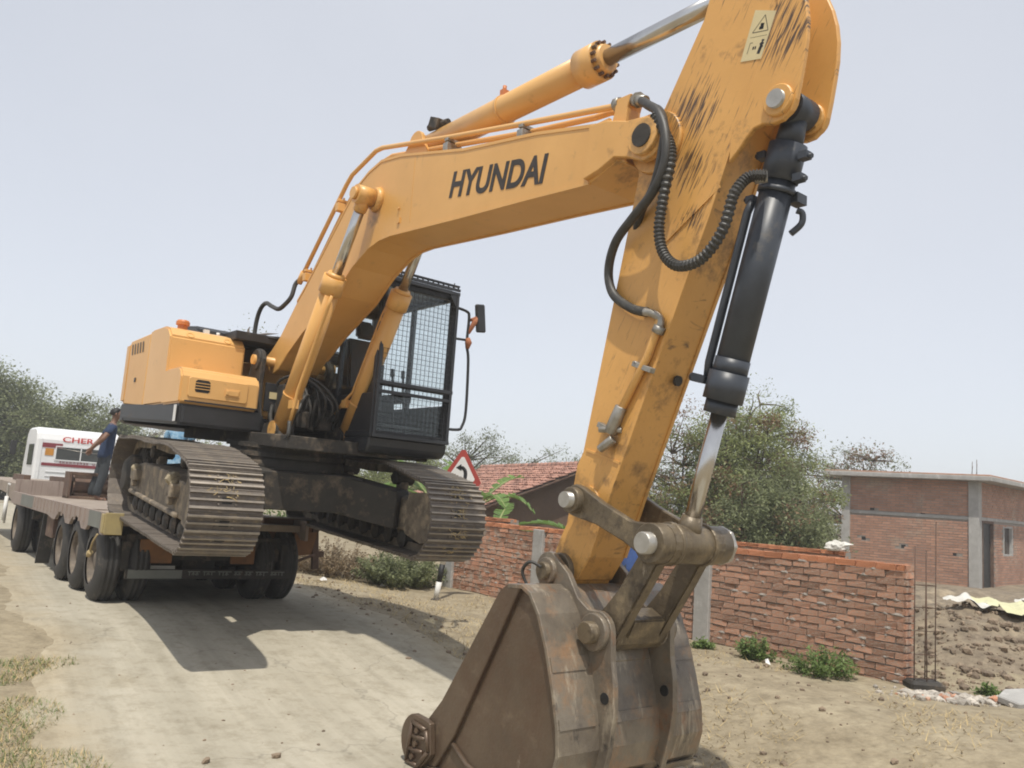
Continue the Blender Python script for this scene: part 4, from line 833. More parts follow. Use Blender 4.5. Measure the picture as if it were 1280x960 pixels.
for k in range(5):
    y = -.50 + .25 * k
    mb = MB(); mb.prism([(4.02, -1.17), (4.02, -1.27), (3.84, -1.30), (3.66, -1.335), (3.66, -1.32), (3.84, -1.22)], y - .05, y + .05); U(mb, 'tooth', steel, 0.006, bk)
for (x0, z0, x1, z1, w) in [(5.272, -.27, 5.30, -.35, .0), (5.375, -.60, 5.39, -.66, .0), (5.36, -.98, 5.30, -1.04, 0)]:
    for ys in ((-BW + .01, -.33), (-.2, .2), (.33, BW + .05)):
        mb = MB(); dx, dz = x1 - x0, z1 - z0; l = sqrt(dx * dx + dz * dz) + 1e-6; nx_, nz_ = -dz / l * .003, dx / l * .003
        mb.prism([(x0 - .01, z0), (x1 - .01, z1), (x1 + nx_, z1 + nz_), (x0 + nx_, z0 + nz_)], ys[0], ys[1]); U(mb, 'wear_strip', bucket_back, 0, bk)
for sy in (-1, 1):
    y0 = sy * .275
    ep = circ(4.845, .198, .125, 200, 75, 8) + [(5.04, .20), (5.14, .06), (5.24, .0)] + circ(KP.x, KP.z, .13, 80, 0, 5) + [(5.46, -.28), (5.49, -.42), (5.50, -.60), (5.47, -.80), (5.42, -.98), (5.30, -.90), (5.2, -.5), (5.1, -.1), (4.95, .0), (4.78, .08)]
    mb = MB(); mb.prism(ep, y0 - .022, y0 + .022)
    mb.cyl((4.845, y0 - .05, .198), (4.845, y0 + .05, .198), .088, None, 20); mb.cyl((KP.x, y0 - .06 if sy < 0 else y0 - .03, KP.z), (KP.x, y0 + .03 if sy < 0 else y0 + .06, KP.z), .115, None, 22)
    U(mb, 'bucket_ear', bucket_back, 0.005, bk)
    mb = MB(); mb.cyl((5.42, y0 - .0255, -.50), (5.42, y0 + .0255, -.50), .035, None, 12); U(mb, 'drain_hole', blackp, 0, bk)
mb = MB(); mb.prism([(5.10, .02), (5.22, -.12), (5.30, -.32), (5.24, -.36), (5.10, -.1)], -.25, .25); U(mb, 'cross_plate', bucket_back, 0.006, bk)
# --- cab
CX0, CX1, CY0, CY1 = -.55, 1.27, .32, 1.30
mb = MB(); mb.prism([(CX0, 1.02), (1.18, 1.05), (1.24, 1.10), (1.26, 1.22), (CX0, 1.22)], CY0, CY1 + .03); cb = U(mb, 'cab_base', cabblack, 0.02)
mb = MB()
def post(x0, z0, x1, z1, y, w=.07): mb.tube([(x0, y, z0), (x1, y, z1)], w / 2 * 1.3, 4, 0, True, False)
for y in (CY0 + .03, CY1 - .03):
    mb.box(((CX1 - .03), y, 2.06), (.06, .06, 1.70)); mb.box((CX0 + .04, y, 2.06), (.08, .06, 1.66)); mb.box((.42, y, 2.06), (.06, .05, 1.64)); mb.box((.36, y, 2.90), (1.80, .06, .07)); mb.box((.36, y, 1.25), (1.80, .06, .07))
for z in (1.25, 2.90): mb.box((CX1 - .03, .81, z), (.055, .86, .075)); mb.box((CX0 + .04, .81, z), (.075, .86, .075))
mb.box((CX0 + .05, .81, 1.6), (.06, .86, .66)); mb.box((.36, CY0 + .035, 1.48), (1.74, .045, .42)); mb.box((.36, CY1 - .035, 1.46), (1.74, .045, .38))
mb.box((CX1 - .035, .81, 1.80), (.05, .86, .055))
cf = U(mb, 'cab_frame', cabblack, 0.008)
mb = MB(); mb.prism([(CX0 - .02, 2.93), (CX1 - .02, 2.93), (CX1, 2.96), (CX1 - .10, 3.01), (CX0 + .1, 3.03), (CX0 - .02, 2.99)], CY0, CY1); U(mb, 'cab_roof', cabblack, 0.02)
for nm, bx in (('windscreen', (CX1 - .035, .81, 2.35, .006, .86, 1.03)), ('lower_windscreen', (CX1 - .035, .81, 1.53, .006, .86, .48)), ('rear_window', (CX0 + .05, .81, 2.40, .006, .86, .92))):
    mb = MB(); mb.box(bx[:3], bx[3:]); U(mb, nm, glass, 0)
for y in (CY0 + .03, CY1 - .03):
    mb = MB(); mb.box((-.03, y, 2.27), (.82, .006, 1.2)); U(mb, 'side_window', glass, 0); mb = MB(); mb.box((.83, y, 2.27), (.74, .006, 1.2)); U(mb, 'side_window', glass, 0)
mb = MB()
gx = CX1 + .035
for k in range(17): mb.tube([(gx, CY0 + .05 + k * .0545, 1.24), (gx, CY0 + .05 + k * .0545, 2.92)], .0030, 4, 0, False)
for k in range(30): mb.tube([(gx + .006, CY0 + .03, 1.27 + k * .056), (gx + .006, CY1 - .03, 1.27 + k * .056)], .0030, 4, 0, False)
mb.build
U(mb, 'window_guard_mesh', black, 0)['kind'] = 'stuff'
mb = MB()
for z in (1.23, 1.80, 2.94): mb.box((gx, .81, z), (.035, .99, .04))
for y in (CY0 + .02, CY1 - .02): mb.box((gx, y, 2.08), (.032, .036, 1.72))
mb.prism([(CY1 - .04, 2.92), (CY1 - .14, 2.92), (CY1 - .04, 2.78)], gx - .012, gx + .012, 'x')
mb.box((gx, .81, 1.70), (.03, .95, .03))
U(mb, 'guard_frame', cabblack, 0.004)
mb = MB(); mb.box((gx + .01, .81, 2.985), (.02, .98, .03)); mb.cyl((gx, CY1 - .08, 3.0), (gx, CY1 - .08, 3.06), .008); mb.box((gx - .02, .81, 3.035), (.05, .98, .015))
for k in range(14): mb.box((gx, CY0 + .05 + k * .07, 3.0), (.02, .012, .055))
U(mb, 'roof_guard', cabblack, 0)
mb = MB(); mb.prism([(.05, 1.55), (.55, 1.55), (.58, 1.68), (.20, 1.72), (.08, 2.45), (-.08, 2.45), (-.06, 1.7)], .60, 1.02); mb.prism([(.02, 2.46), (.12, 2.46), (.10, 2.68), (0, 2.68)], .70, .92); U(mb, 'seat', black, 0.03, segs=2)
mb = MB()
for y in (.50, 1.12): mb.box((.38, y, 1.75), (.55, .13, .10)); mb.cyl((.62, y, 1.78), (.66, y, 2.02), .016); mb.cyl((.66, y, 2.0), (.67, y, 2.10), .028, .022)
for y in (.74, .88): mb.cyl((1.05, y, 1.25), (.92, y, 1.95), .014); mb.cyl((.92, y, 1.93), (.91, y, 2.02), .022)
mb.box((1.0, .81, 1.36), (.2, .5, .04)); mb.box((1.1, .42, 1.75), (.18, .10, .5)); mb.box((1.05, .41, 2.08), (.10, .16, .14))
U(mb, 'controls', black, 0.004)
mb = MB(); mb.box((.36, .81, 1.22), (1.7, .92, .03)); U(mb, 'cab_floor', black)
mb = MB(); mb.tube(smooth_path([(1.3, 1.27, 2.79), (1.3, 1.43, 2.77), (1.3, 1.465, 2.70), (1.3, 1.46, 2.40), (1.3, 1.50, 2.2), (1.3, 1.52, 1.62), (1.3, 1.48, 1.44), (1.3, 1.43, 1.40), (1.3, 1.27, 1.39)], 5), .017, 8); mb.tube([(1.3, 1.27, 2.43), (1.3, 1.47, 2.44)], .016, 6)
hr = U(mb, 'mirror_bracket', black, 0)
mb = MB(); mb.box((1.33, 1.605, 2.72), (.05, .13, .33), Matrix.Rotation(.14, 3, 'X')); mr = U(mb, 'mirror', black, 0.015, hr)
mb = MB(); mb.box((1.302, 1.605, 2.72), (.004, .10, .29), Matrix.Rotation(.14, 3, 'X')); U(mb, 'mirror_glass', mirror_m, 0, hr)
mb = MB(); mb.tube([(1.3, 1.47, 2.52), (1.34, 1.52, 2.66), (1.33, 1.56, 2.72)], [.02, .034, .018], 8); mb.box((1.32, 1.52, 2.70), (.05, .09, .035), Matrix.Rotation(.5, 3, 'X')); U(mb, 'mirror_clamp', redrag, 0.004, hr)
mb = MB(); mb.tube([(1.31, 1.46, 2.46), (1.32, 1.47, 2.41), (1.31, 1.465, 2.34)], [.03, .042, .022], 7); U(mb, 'cloth_tie', redrag, 0, hr)

# ------------------------------------------------------------------ low-bed trailer
TR = thing('low_bed_trailer', 'long low-bed trailer with faded red side rail and three rows of dusty wheels', 'trailer', (-3.885, 11.065, .15), atan2(-.8, .599))
def Tm(mb, name, m, bevel=0, parent=None): return mb.build(name, m, parent or TR, bevel)
LF = -7.15
mb = MB(); mb.prism([(LF, .99), (.42, .985), (.42, .90), (LF, .90)], -1.20, 1.20); Tm(mb, 'deck', deck_m)
for k in range(7):
    x = -6.6 + k * .75; z = .992
    mb = MB(); mb.box((x, 0, z + .004), (.70, 2.30, .012), None); Tm(mb, 'deck_plate', deck_m, 0)
def wheel(x, ysgn, r=.465, wd=.27, yc=1.095, inner=True):
    for q, yy in enumerate((yc, yc - .33)):
        y = ysgn * yy
        mb = MB()
        prof = [(-wd / 2, r * .60), (-wd / 2, r * .66), (-wd / 2 + .015, r * .86), (-wd / 2 + .04, r * .965), (-wd / 2 + .06, r), (wd / 2 - .06, r), (wd / 2 - .04, r * .965), (wd / 2 - .015, r * .86), (wd / 2, r * .66), (wd / 2, r * .60)]
        mb.rev((x, y, r), (0, ysgn, 0), prof, 40)
        for yy2 in (-.055, 0, .055):   # tread grooves stand as thin ribs
            mb.tube([(x, y + yy2 - .018, r), (x, y + yy2 - .016, r), (x, y + yy2 + .016, r), (x, y + yy2 + .018, r)], [r, r + .009, r + .009, r], 36, 0, False)
        wl = Tm(mb, 'wheel', rubber)
        mb = MB(); mb.rev((x, y, r), (0, ysgn, 0), [(wd * .40, r * .64), (wd * .43, r * .60), (wd * .43, r * .56), (wd * .30, r * .54), (-.04, r * .50), (-.05, .20), (.0, .15), (.07, .12), (.085, .10), (.085, .0)], 28)
        rim = Tm(mb, 'rim', rim_m, 0, wl)
    return wl
for x in (0.02, -1.05, -2.12):
    for sy in (-1, 1): wheel(x, sy)
for x in (-6.5,):
    for sy in (-1, 1): wheel(x, sy, .49)
for x in (.02, -1.05, -2.12, -6.5):
    mb = MB(); mb.cyl((x, -1.0, .48), (x, 1.0, .48), .07, None, 12); mb.box((x, 0, .48), (.3, .4, .26)); Tm(mb, 'axle', dark, 0)
for sy in (-1, 1):
    # side rail with arches cut over the wheels
    pr = [(LF, 1.055), (.56, 1.055), (.56, .80)]
    for cx in (0.02, -1.05, -2.12):
        pr += [(cx + .40, .80), (cx + .22, .905), (cx, .935), (cx - .22, .905), (cx - .40, .80)]
    pr += [(-2.75, .80), (-3.2, .84), (LF, .84)]
    cl = []
    for p in pr:
        if not cl or abs(p[0] - cl[-1][0]) + abs(p[1] - cl[-1][1]) > 1e-4: cl.append(p)
    mb = MB(); mb.prism(cl, sy * 1.235 - .02, sy * 1.235 + .02); sr = Tm(mb, 'side_rail', fascia_m, 0)
    if sy < 0:
        for x0, x1 in ((-5.9, -4.6), (-.25, .38)):
            mb = MB(); mb.box(((x0 + x1) / 2, -1.2585, .95 if x0 < -3 else .955), (x1 - x0, .006, .185)); Tm(mb, 'grey_panel', fascia_g, 0, sr)
        for k in range(14):
            mb = MB(); mb.box((-4.4 + k * .30, -1.262, .965), (.035, .018, .17)); Tm(mb, 'rail_rib', fascia_m, 0, sr)
        mb = MB(); mb.box((.53, -1.21, .93), (.10, .12, .22)); mb.box((.58, -1.15, .93), (.02, .20, .25)); Tm(mb, 'end_post', yellowend, .006)
    else:
        mb = MB(); mb.prism([(-.6, 1.04), (.35, 1.04), (.30, .86), (-.6, .82)], 1.262, 1.30); mb.add([(.05, .80, 1.065), (.05, 1.24, 1.065), (.05, 1.64, .985), (.05, 1.60, .90), (.05, 1.24, .80), (.05, .80, .80), (.13, .80, 1.065), (.13, 1.24, 1.065), (.13, 1.64, .985), (.13, 1.60, .90), (.13, 1.24, .80), (.13, .80, .80)],
            [(0, 5, 4, 3, 2, 1), (6, 7, 8, 9, 10, 11), (0, 1, 7, 6), (1, 2, 8, 7), (2, 3, 9, 8), (3, 4, 10, 9), (4, 5, 11, 10), (5, 0, 6, 11)])
        Tm(mb, 'corner_plate', truckorange, 0)
        mb = MB(); mb.box((.14, 1.24, 1.075), (.30, .85, .014)); Tm(mb, 'corner_cap', deck_m, 0)
mb = MB()
for y in (-.55, .55): mb.box((-3.4, y, .66), (7.6, .12, .28))
for x in (.3, -.6, -1.7, -2.8, -4, -5.2): mb.box((x, 0, .72), (.10, 2.3, .14))
mb.box((.36, 0, .66), (.06, 1.9, .30)); Tm(mb, 'chassis', dark, 0.006)
mb = MB(); mb.box((.46, .10, .355), (.05, 2.08, .115)); bp = Tm(mb, 'rear_bumper', dark, .006)
mb = MB(); mb.box((.4865, -.60, .355), (.003, .62, .10)); Tm(mb, 'bumper_paint', fascia_g, 0, bp)
mb = MB()   # worn painted lettering, no longer readable: head strokes with short hanging strokes
rl = random.Random(11); y = -.22
while y < .95:
    L = rl.uniform(.10, .2); mb.box((.4866, y + L / 2, .388), (.003, L, .012))
    for q in range(int(L / .045)):
        mb.box((.4867, y + .02 + q * .045, .362), (.003, .011, rl.uniform(.03, .05)))
        if rl.random() < .6: mb.tube([(.4872, y + .02 + q * .045 + .02 * cos(t), .352 + .016 * sin(t)) for t in [i * .9 for i in range(5)]], .005, 4)
    y += L + .035
Tm(mb, 'faded_lettering', fascia_g, 0, bp)['kind'] = 'stuff'
for (y0, y1) in ((-.80, -.42), (.30, .60)):
    mb = MB(); mb.box((.44, (y0 + y1) / 2, .62), (.04, y1 - y0, .28)); Tm(mb, 'lamp_board', truckorange, .006)
for y in (-.95, 1.0):
    mb = MB(); mb.box((.42, y, .56), (.05, .09, .34)); Tm(mb, 'bumper_bracket', dark, .004)
mb = MB(); mb.add([(.24, 1.20, .90), (.24, 1.52, .90), (.24, 1.46, .60), (.24, 1.20, .58), (.26, 1.20, .90), (.26, 1.52, .90), (.26, 1.46, .60), (.26, 1.20, .58)], [(0, 1, 2, 3), (7, 6, 5, 4), (0, 4, 5, 1), (1, 5, 6, 2), (2, 6, 7, 3), (3, 7, 4, 0)]); Tm(mb, 'mud_flap', truckorange, 0)
mb = MB(); mb.box((.12, 1.57, .67), (.06, .09, .55), Matrix.Rotation(.10, 3, 'X')); mb.box((.12, 1.66, .60), (.05, .09, .08)); Tm(mb, 'support_leg', rust, .004)
mb = MB(); mb.cyl((.20, 1.18, .46), (.14, 1.58, .60), .018, None, 6); Tm(mb, 'leg_brace', rust, 0)
# left-side clutter: mud guard flap, pipes, rope
mb = MB(); mb.prism([(-3.55, .84), (-3.50, .84), (-3.58, .50), (-3.72, .08), (-3.76, .06), (-3.66, .42)], -1.24, -1.05); Tm(mb, 'torn_flap', rubber, 0)
mb = MB(); mb.cyl((-3.9, -1.15, .66), (-3.9, -.7, .66), .11, None, 16); Tm(mb, 'air_tank', dark, 0)
mb = MB(); mb.box((-3.1, -1.10, .66), (.55, .22, .30)); Tm(mb, 'tool_locker', rust, .008)
mb = MB(); mb.tube(smooth_path([(.40, -1.27, .80), (.35, -1.30, .70), (.22, -1.29, .60), (.05, -1.27, .58)], 5), .012, 6); mb.tube(smooth_path([(.10, -1.27, .57), (.18, -1.29, .54), (.26, -1.29, .58)], 4), .03, 6); Tm(mb, 'hanging_rope', straw_m, 0)
# raised front
mb = MB(); mb.box((LF - .02, 0, 1.13), (.05, 2.44, .30)); Tm(mb, 'bed_step', fascia_m, .004)
mb = MB(); mb.prism([(LF - .05, 1.20), (-12.2, 1.25), (-12.2, 1.08), (-8.4, .98), (LF - .05, .80)], -1.20, 1.20); Tm(mb, 'gooseneck', deck_m, .01)
for y in (-.9, -.2, .5): 
    mb = MB(); mb.box((-9.0, y, 1.30), (1.6, .12, .12)); Tm(mb, 'timber', rust, .006)
mb = MB(); mb.tube([(-7.3, -1.30, .45), (-7.25, -1.32, 1.18), (-7.1, -1.32, 1.18)], .022, 6); mb.cyl((-7.25, -1.32, .50), (-7.25, -1.32, .95), .035, None, 8); Tm(mb, 'white_post', white, 0)
# ------------------------------------------------------------------ winch frame standing on the deck
WB = thing('winch_frame', 'rusty open steel winch box standing on the trailer deck behind the standing man', 'winch', (-7.70, 16.02, 1.14), atan2(-.8, .599))
for nm, c, d in [('frame_plate', (.0, -.42, .25), (.50, .04, .50)), ('frame_plate', (.0, .42, .25), (.50, .04, .50)), ('base_plate', (0, 0, .03), (.5, .88, .06)), ('back_plate', (-.24, 0, .25), (.03, .84, .46)), ('top_bar', (.2, 0, .47), (.07, .84, .06))]:
    mb = MB(); mb.box(c, d); mb.build(nm, rust, WB, .006)
mb = MB(); mb.lathe((0, -.36, .25), (0, 1, 0), [(0, .20), (.03, .20), (.03, .13), (.69, .13), (.69, .20), (.72, .20)], 20); mb.build('drum', rust, WB)
# ------------------------------------------------------------------ truck tractor
TK = thing('truck', 'white truck cab with red lettering across its back, ahead of the trailer', 'truck', (-12.52, 24.95, .15), atan2(-.8, .599))
def K(mb, name, m, bevel=0, parent=None): return mb.build(name, m, parent or TK, bevel)
# cab: local x = rear (towards us) .. -x front; rear wall at x = 0
cabp = [(0, .85), (0, 2.35), (-.06, 2.52), (-.20, 2.64), (-.45, 2.70), (-1.6, 2.70), (-1.85, 2.55), (-2.05, 1.7), (-2.1, .85)]
mb = MB(); mb.prism(cabp, -1.12, 1.12); cabo = K(mb, 'cab', white_cab, .06)
for y in (-.98, .98):
    mb = MB(); mb.box((.012, y, 1.62), (.016, .03, 1.5)); K(mb, 'cab_seam', white_cab, .003, cabo)
mb = MB(); mb.box((.006, .06, 1.98), (.012, 1.28, .38)); rw = K(mb, 'rear_window', darkglass, 0, cabo)
mb = MB()
for z in (1.785, 2.175): mb.box((.016, .06, z), (.014, 1.34, .03))
for y in (-.60, .72, .06): mb.box((.016, y, 1.98), (.014, .03, .40))
K(mb, 'window_frame', white_cab, 0, cabo)
mb = MB(); mb.tube([(.02, -.55, 2.13), (.02, .3, 2.04), (.02, .66, 2.06)], .008, 5); K(mb, 'window_rod', steel, 0, cabo)
mb = MB(); mb.box((.009, -.76, 2.0), (.01, .22, .20)); K(mb, 'orange_sticker', orangep, 0, cabo)
mb = MB(); mb.box((.009, -.70, 2.19), (.01, .52, .13)); K(mb, 'maroon_sticker', maroon, 0, cabo)
mb = MB(); mb.box((.009, .02, 1.645), (.01, 1.9, .085)); K(mb, 'maroon_band', maroon, 0, cabo)
mb = MB(); y = -.62; rl = random.Random(4)
while y < .8:
    wdt = rl.uniform(.04, .075)
    if rl.random() > .16:
        mb.box((.014, y, 1.725), (.008, .012, .055)); mb.box((.014, y + wdt * .6, 1.725), (.008, .012, .055)); mb.box((.0135, y + wdt * .3, rl.choice([1.725, 1.748, 1.70])), (.008, wdt * .6, .011))
    y += wdt + .03
K(mb, 'small_lettering', maroon, 0, cabo)['kind'] = 'stuff'
put_text('lettering', 'CHERA', cabo, (.012, -.46, 2.315), (0, 1, 0), (0, 0, 1), 1.05, .15, redp, .02, 0)
for z in (1.05, 1.18, 1.31, 1.44):
    mb = MB(); mb.box((.012, .05, z), (.014, 1.7, .02)); K(mb, 'pressed_rib', white_cab, .003, cabo)
mb = MB(); mb.box((-.75, -1.13, 1.9), (.9, .015, .6)); K(mb, 'door_window', darkglass, 0, cabo)
mb = MB(); mb.box((.05, 0, .95), (.10, 1.9, .10)); mb.box((.30, .4, 1.02), (.5, .10, .22)); K(mb, 'cross_member', rust, .01)
mb = MB(); mb.cyl((-2.0, -1.15, 2.2), (-1.85, -1.42, 2.3), .015, None, 6); mb.box((-1.85, -1.46, 2.08), (.06, .16, .42)); K(mb, 'wing_mirror', blackp, .01)
for y in (-.42, .42):
    mb = MB(); mb.box((2.5, y, .86), (9.2, .10, .22)); K(mb, 'chassis_rail', dark, .005)
def twheel(x, y, r=.50):
    mb = MB(); wd = .28; sg = -1 if y < 0 else 1
    prof = [(-wd / 2, r * .60), (-wd / 2 + .015, r * .86), (-wd / 2 + .05, r), (wd / 2 - .05, r), (wd / 2 - .015, r * .86), (wd / 2, r * .60)]
    mb.rev((x, y, r), (0, 1, 0), prof, 32); wl = K(mb, 'wheel', rubber)
    mb = MB(); mb.rev((x, y, r), (0, sg, 0), [(.12, r * .62), (.11, r * .56), (.0, r * .5), (-.01, .18), (.06, .12), (.07, 0)], 24); K(mb, 'rim', rim_m, 0, wl)
for y in (-1.0, 1.0): twheel(-1.1, y); twheel(3.6, y); twheel(4.9, y)
mb = MB(); mb.box((1.6, -1.0, .62), (1.1, .35, .42)); K(mb, 'fuel_tank', dark, .03)
# ------------------------------------------------------------------ people
def skin_part(name, chains, m, parent, levels=1):
    """chains: lists of (point, radius); every chain starts near an earlier one, joined by shared index (int) as first item"""
    vs, es, rr = [], [], []
    for ch in chains:
        prev = None
        for it in ch:
            if isinstance(it, int): prev = it; continue
            vs.append(tuple(it[0])); rr.append(it[1]); i = len(vs) - 1
            if prev is not None: es.append((prev, i))
            prev = i
    me = bpy.data.meshes.new(name); me.from_pydata(vs, es, []); me.materials.append(m)
    o = link(name, me, parent)
    md = o.modifiers.new('skin', 'SKIN'); md.use_smooth_shade = True; md.branch_smoothing = .6
    sv = me.skin_vertices[0].data
    for i, r in enumerate(rr):
        r = r if isinstance(r, tuple) else (r, r); sv[i].radius = r; sv[i].use_root = (i == 0)
    sb = o.modifiers.new('subdivision', 'SUBSURF'); sb.levels = levels; sb.render_levels = levels
    return o
def hand(chains, wrist, d, palm_n, base_idx, count):
    d = Vector(d).normalized(); pn = Vector(palm_n).normalized(); s = d.cross(pn).normalized(); wrist = Vector(wrist)
    knuck = wrist + d * .085
    chains.append([base_idx, (wrist + d * .045, (.036, .02)), (knuck, (.038, .016))]); ki = count + 1; count += 2
    for k, (off, L) in enumerate(((-.028, .070), (-.009, .080), (.010, .075), (.028, .058))):
        p = knuck + s * off; a = p + d * L * .45 + pn * .008; b = p + d * L * .85 + pn * .026
        chains.append([ki, (p + d * .012, .0095), (a, .0088), (b, .0075)]); count += 3
    t = wrist + d * .03 - s * .03
    chains.append([count - 13, (t, .012), (t + d * .035 - s * .02 + pn * .01, .0105), (t + d * .065 - s * .022 + pn * .02, .009)]) if False else chains.append([base_idx, (t, .012), (t + d * .035 - s * .02 + pn * .01, .0105), (t + d * .062 - s * .02 + pn * .02, .009)])
    return count + 3
def person(label, loc, rz, shirt, trousers, lean=(0, 0), arms='back', group=None, sleeve=.62):
    """faces local +y; height about 1.72 m"""
    P = thing('person', label, 'person', loc, rz, group or 'people round the excavator')
    lx, ly = lean
    def q(x, y, z): return Vector((x + lx * z, y + ly * z, z))
    hip, sh = .93, 1.40
    ch = [[(q(0, 0, .96), (.115, .085)), (q(0, -.01, 1.12), (.10, .07)), (q(0, -.015, 1.28), (.125, .085)), (q(0, -.01, 1.41), (.10, .075)), (q(0, .0, 1.49), .05), (q(0, .01, 1.55), .055), (q(0, .02, 1.62), (.072, .088)), (q(0, .015, 1.70), (.066, .078)), (q(0, .005, 1.735), (.035, .04))]]
    cnt = 9
    legs = []
    for s in (-1, 1):
        fx = .10 * s; fy = .03 * s
        ch.append([0, (q(.09 * s, 0, .88), .085), (q(fx, fy + .01, .50), .056), (q(fx, fy - .02, .28), .05), (q(fx, fy - .02, .09), .036), (q(fx, fy + .06, .04), (.042, .032)), (q(fx + .01 * s, fy + .15, .028), (.042, .022))]); cnt += 6
    wr = []
    for s in (-1, 1):
        if arms == 'back': el = q(.27 * s, -.12, 1.13); wv = q(.13 * s if s > 0 else -.20, -.22, .97) ; hd = Vector((-.3 * s, -.35, -.85))
        else: el = q(.26 * s, -.03, 1.12); wv = q(.27 * s, .06, .88); hd = Vector((0, .15, -1))
        ch.append([3, (q(.175 * s, -.01, 1.40), .058), (el, .040), (el.lerp(wv, .5), .037), (wv, .027)]); bi = cnt + 3; cnt += 4
        cnt = hand(ch, wv, hd, (-s * .9, .2, 0), bi, cnt); wr.append((el, wv))
    skin_part('body', ch, skin_m, P, 1)
    # face
    mb = MB(); c = q(0, .10, 1.625); mb.tube([c + Vector((0, -.02, .03)), c + Vector((0, .012, -.008)), c + Vector((0, -.012, -.02))], [.008, .014, .008], 6); mb.build('nose', skin_m, P)
    for s in (-1, 1):
        mb = MB(); c = q(.03 * s, .088, 1.645); mb.tube([c - Vector((.014, 0, 0)), c + Vector((0, .006, 0)), c + Vector((.014, 0, 0))], [.003, .007, .003], 6); mb.build('eye', blackp, P)
        mb = MB(); c = q(.075 * s, .0, 1.625); mb.tube([c + Vector((0, 0, .03)), c + Vector((.012 * s, -.01, 0)), c + Vector((0, .0, -.03))], [.008, .018, .007], 6); mb.build('ear', skin_m, P)
    mb = MB(); c = q(0, .09, 1.585); mb.tube([c - Vector((.024, 0, 0)), c + Vector((0, .006, 0)), c + Vector((.024, 0, 0))], [.003, .006, .003], 6); mb.build('mouth', maroon, P)
    # hair: cap over crown and nape
    bm = bmesh.new(); bmesh.ops.create_uvsphere(bm, u_segments=18, v_segments=12, radius=1)
    for v in bm.verts:
        x, y, z = v.co; k = 1 + .05 * noise.noise(v.co * 4); cut = z < (-.55 if y < .1 else .25)
        v.co = q(0, .0, 1.665) + Vector((x * .083 * k, y * .094 * k - .006, (z if not cut else max(z, -.6)) * .092 * k)) + (Vector((0, -.03, .02)) if (y > .35 and z < .45) else Vector())
    me = bpy.data.meshes.new('hair'); bm.to_mesh(me); bm.free(); me.materials.append(hair_m)
    for p in me.polygons: p.use_smooth = True
    link('hair', me, P)
    sc = [[(q(0, 0, .76), (.172, .13)), (q(0, 0, .84), (.174, .13)), (q(0, -.008, 1.08), (.152, .112)), (q(0, -.013, 1.26), (.165, .120)), (q(0, -.008, 1.39), (.130, .092)), (q(0, .0, 1.455), (.062, .06))]]
    for s in (-1, 1):
        el, wv = wr[0 if s < 0 else 1]; a = q(.18 * s, -.01, 1.395); e = a.lerp(el, sleeve)
        sc.append([4, (a, .074), (a.lerp(e, .55), .066), (e, .064)])
    skin_part('shirt', sc, shirt, P, 1)
    tc = [[(q(0, 0, 1.10), (.12, .09)), (q(0, 0, 1.0), (.142, .112)), (q(0, 0, .90), (.145, .112))]]
    for s in (-1, 1):
        fx = .10 * s; fy = .03 * s
        tc.append([2, (q(.092 * s, 0, .82), .098), (q(fx, fy + .01, .50), .074), (q(fx, fy - .02, .28), .070), (q(fx, fy - .015, .09), .068)])
    skin_part('trousers', tc, trousers, P, 1)
    for s in (-1, 1):
        mb = MB(); c = q(.10 * s, .03 * s, 0)
        mb.prism([(c.x - .045, c.y - .08), (c.x + .045, c.y - .08), (c.x + .055, c.y + .10), (c.x + .02, c.y + .20), (c.x - .035, c.y + .19), (c.x - .05, c.y + .08)], .0, .028, 'z'); mb.tube([(c.x - .05, c.y + .09, .03), (c.x, c.y + .11, .075), (c.x + .05, c.y + .09, .03)], .014, 6); mb.build('sandal', rust, P)
    return P
man = person('man in dark blue shirt standing on the trailer deck with his arms behind him', (-7.54, 15.80, 1.125), radians(-60), shirt_b, trouser_m, (.0, .10), 'back'); man.scale = (1.16, 1.16, 1.0)
person('person in blue and white patterned shirt, half hidden behind the crawler track', (-5.28, 13.65, 1.02), radians(170), shirt_p, trouser_m, (0, 0), 'side')
person('person in bright blue short-sleeved shirt standing by the brick wall behind the digging arm', (1.74, 11.35, gz(1.74, 11.35)), radians(200), shirt_c, trouser_m, (0, 0), 'side')

# ------------------------------------------------------------------ brick boundary wall in front
def brick_data(L, H, D):
    mb = MB(); c = .006
    x, y, z = L / 2, D / 2, H / 2
    mb.v = [(-x, -y + c, -z + c), (x, -y + c, -z + c), (x, -y + c, z - c), (-x, -y + c, z - c), (-x + c * 1.4, -y, -z + c * 2), (x - c * 1.2, -y, -z + c * 1.6), (x - c * 1.6, -y, z - c * 1.8), (-x + c * 1.2, -y, z - c * 1.4),
            (-x, y, -z), (x, y, -z), (x, y, z), (-x, y, z)]
    mb.f = [(4, 5, 6, 7), (0, 1, 5, 4), (1, 2, 6, 5), (2, 3, 7, 6), (3, 0, 4, 7), (0, 8, 9, 1), (1, 9, 10, 2), (2, 10, 11, 3), (3, 11, 8, 0), (11, 10, 9, 8)]
    mb.m = [0] * 10; mb.s = [False] * 10
    return mb
WA, WB2 = Vector((4.33, 9.21, 0)), Vector((-.95, 15.72, 0))
WD = (WB2 - WA); WLEN = WD.length; WD.normalize(); WZ = -.10
wall = thing('brick_wall', 'low rough brick boundary wall with concrete pillars running behind the bucket', 'brick wall', (WA.x, WA.y, WZ), atan2(WD.y, WD.x))
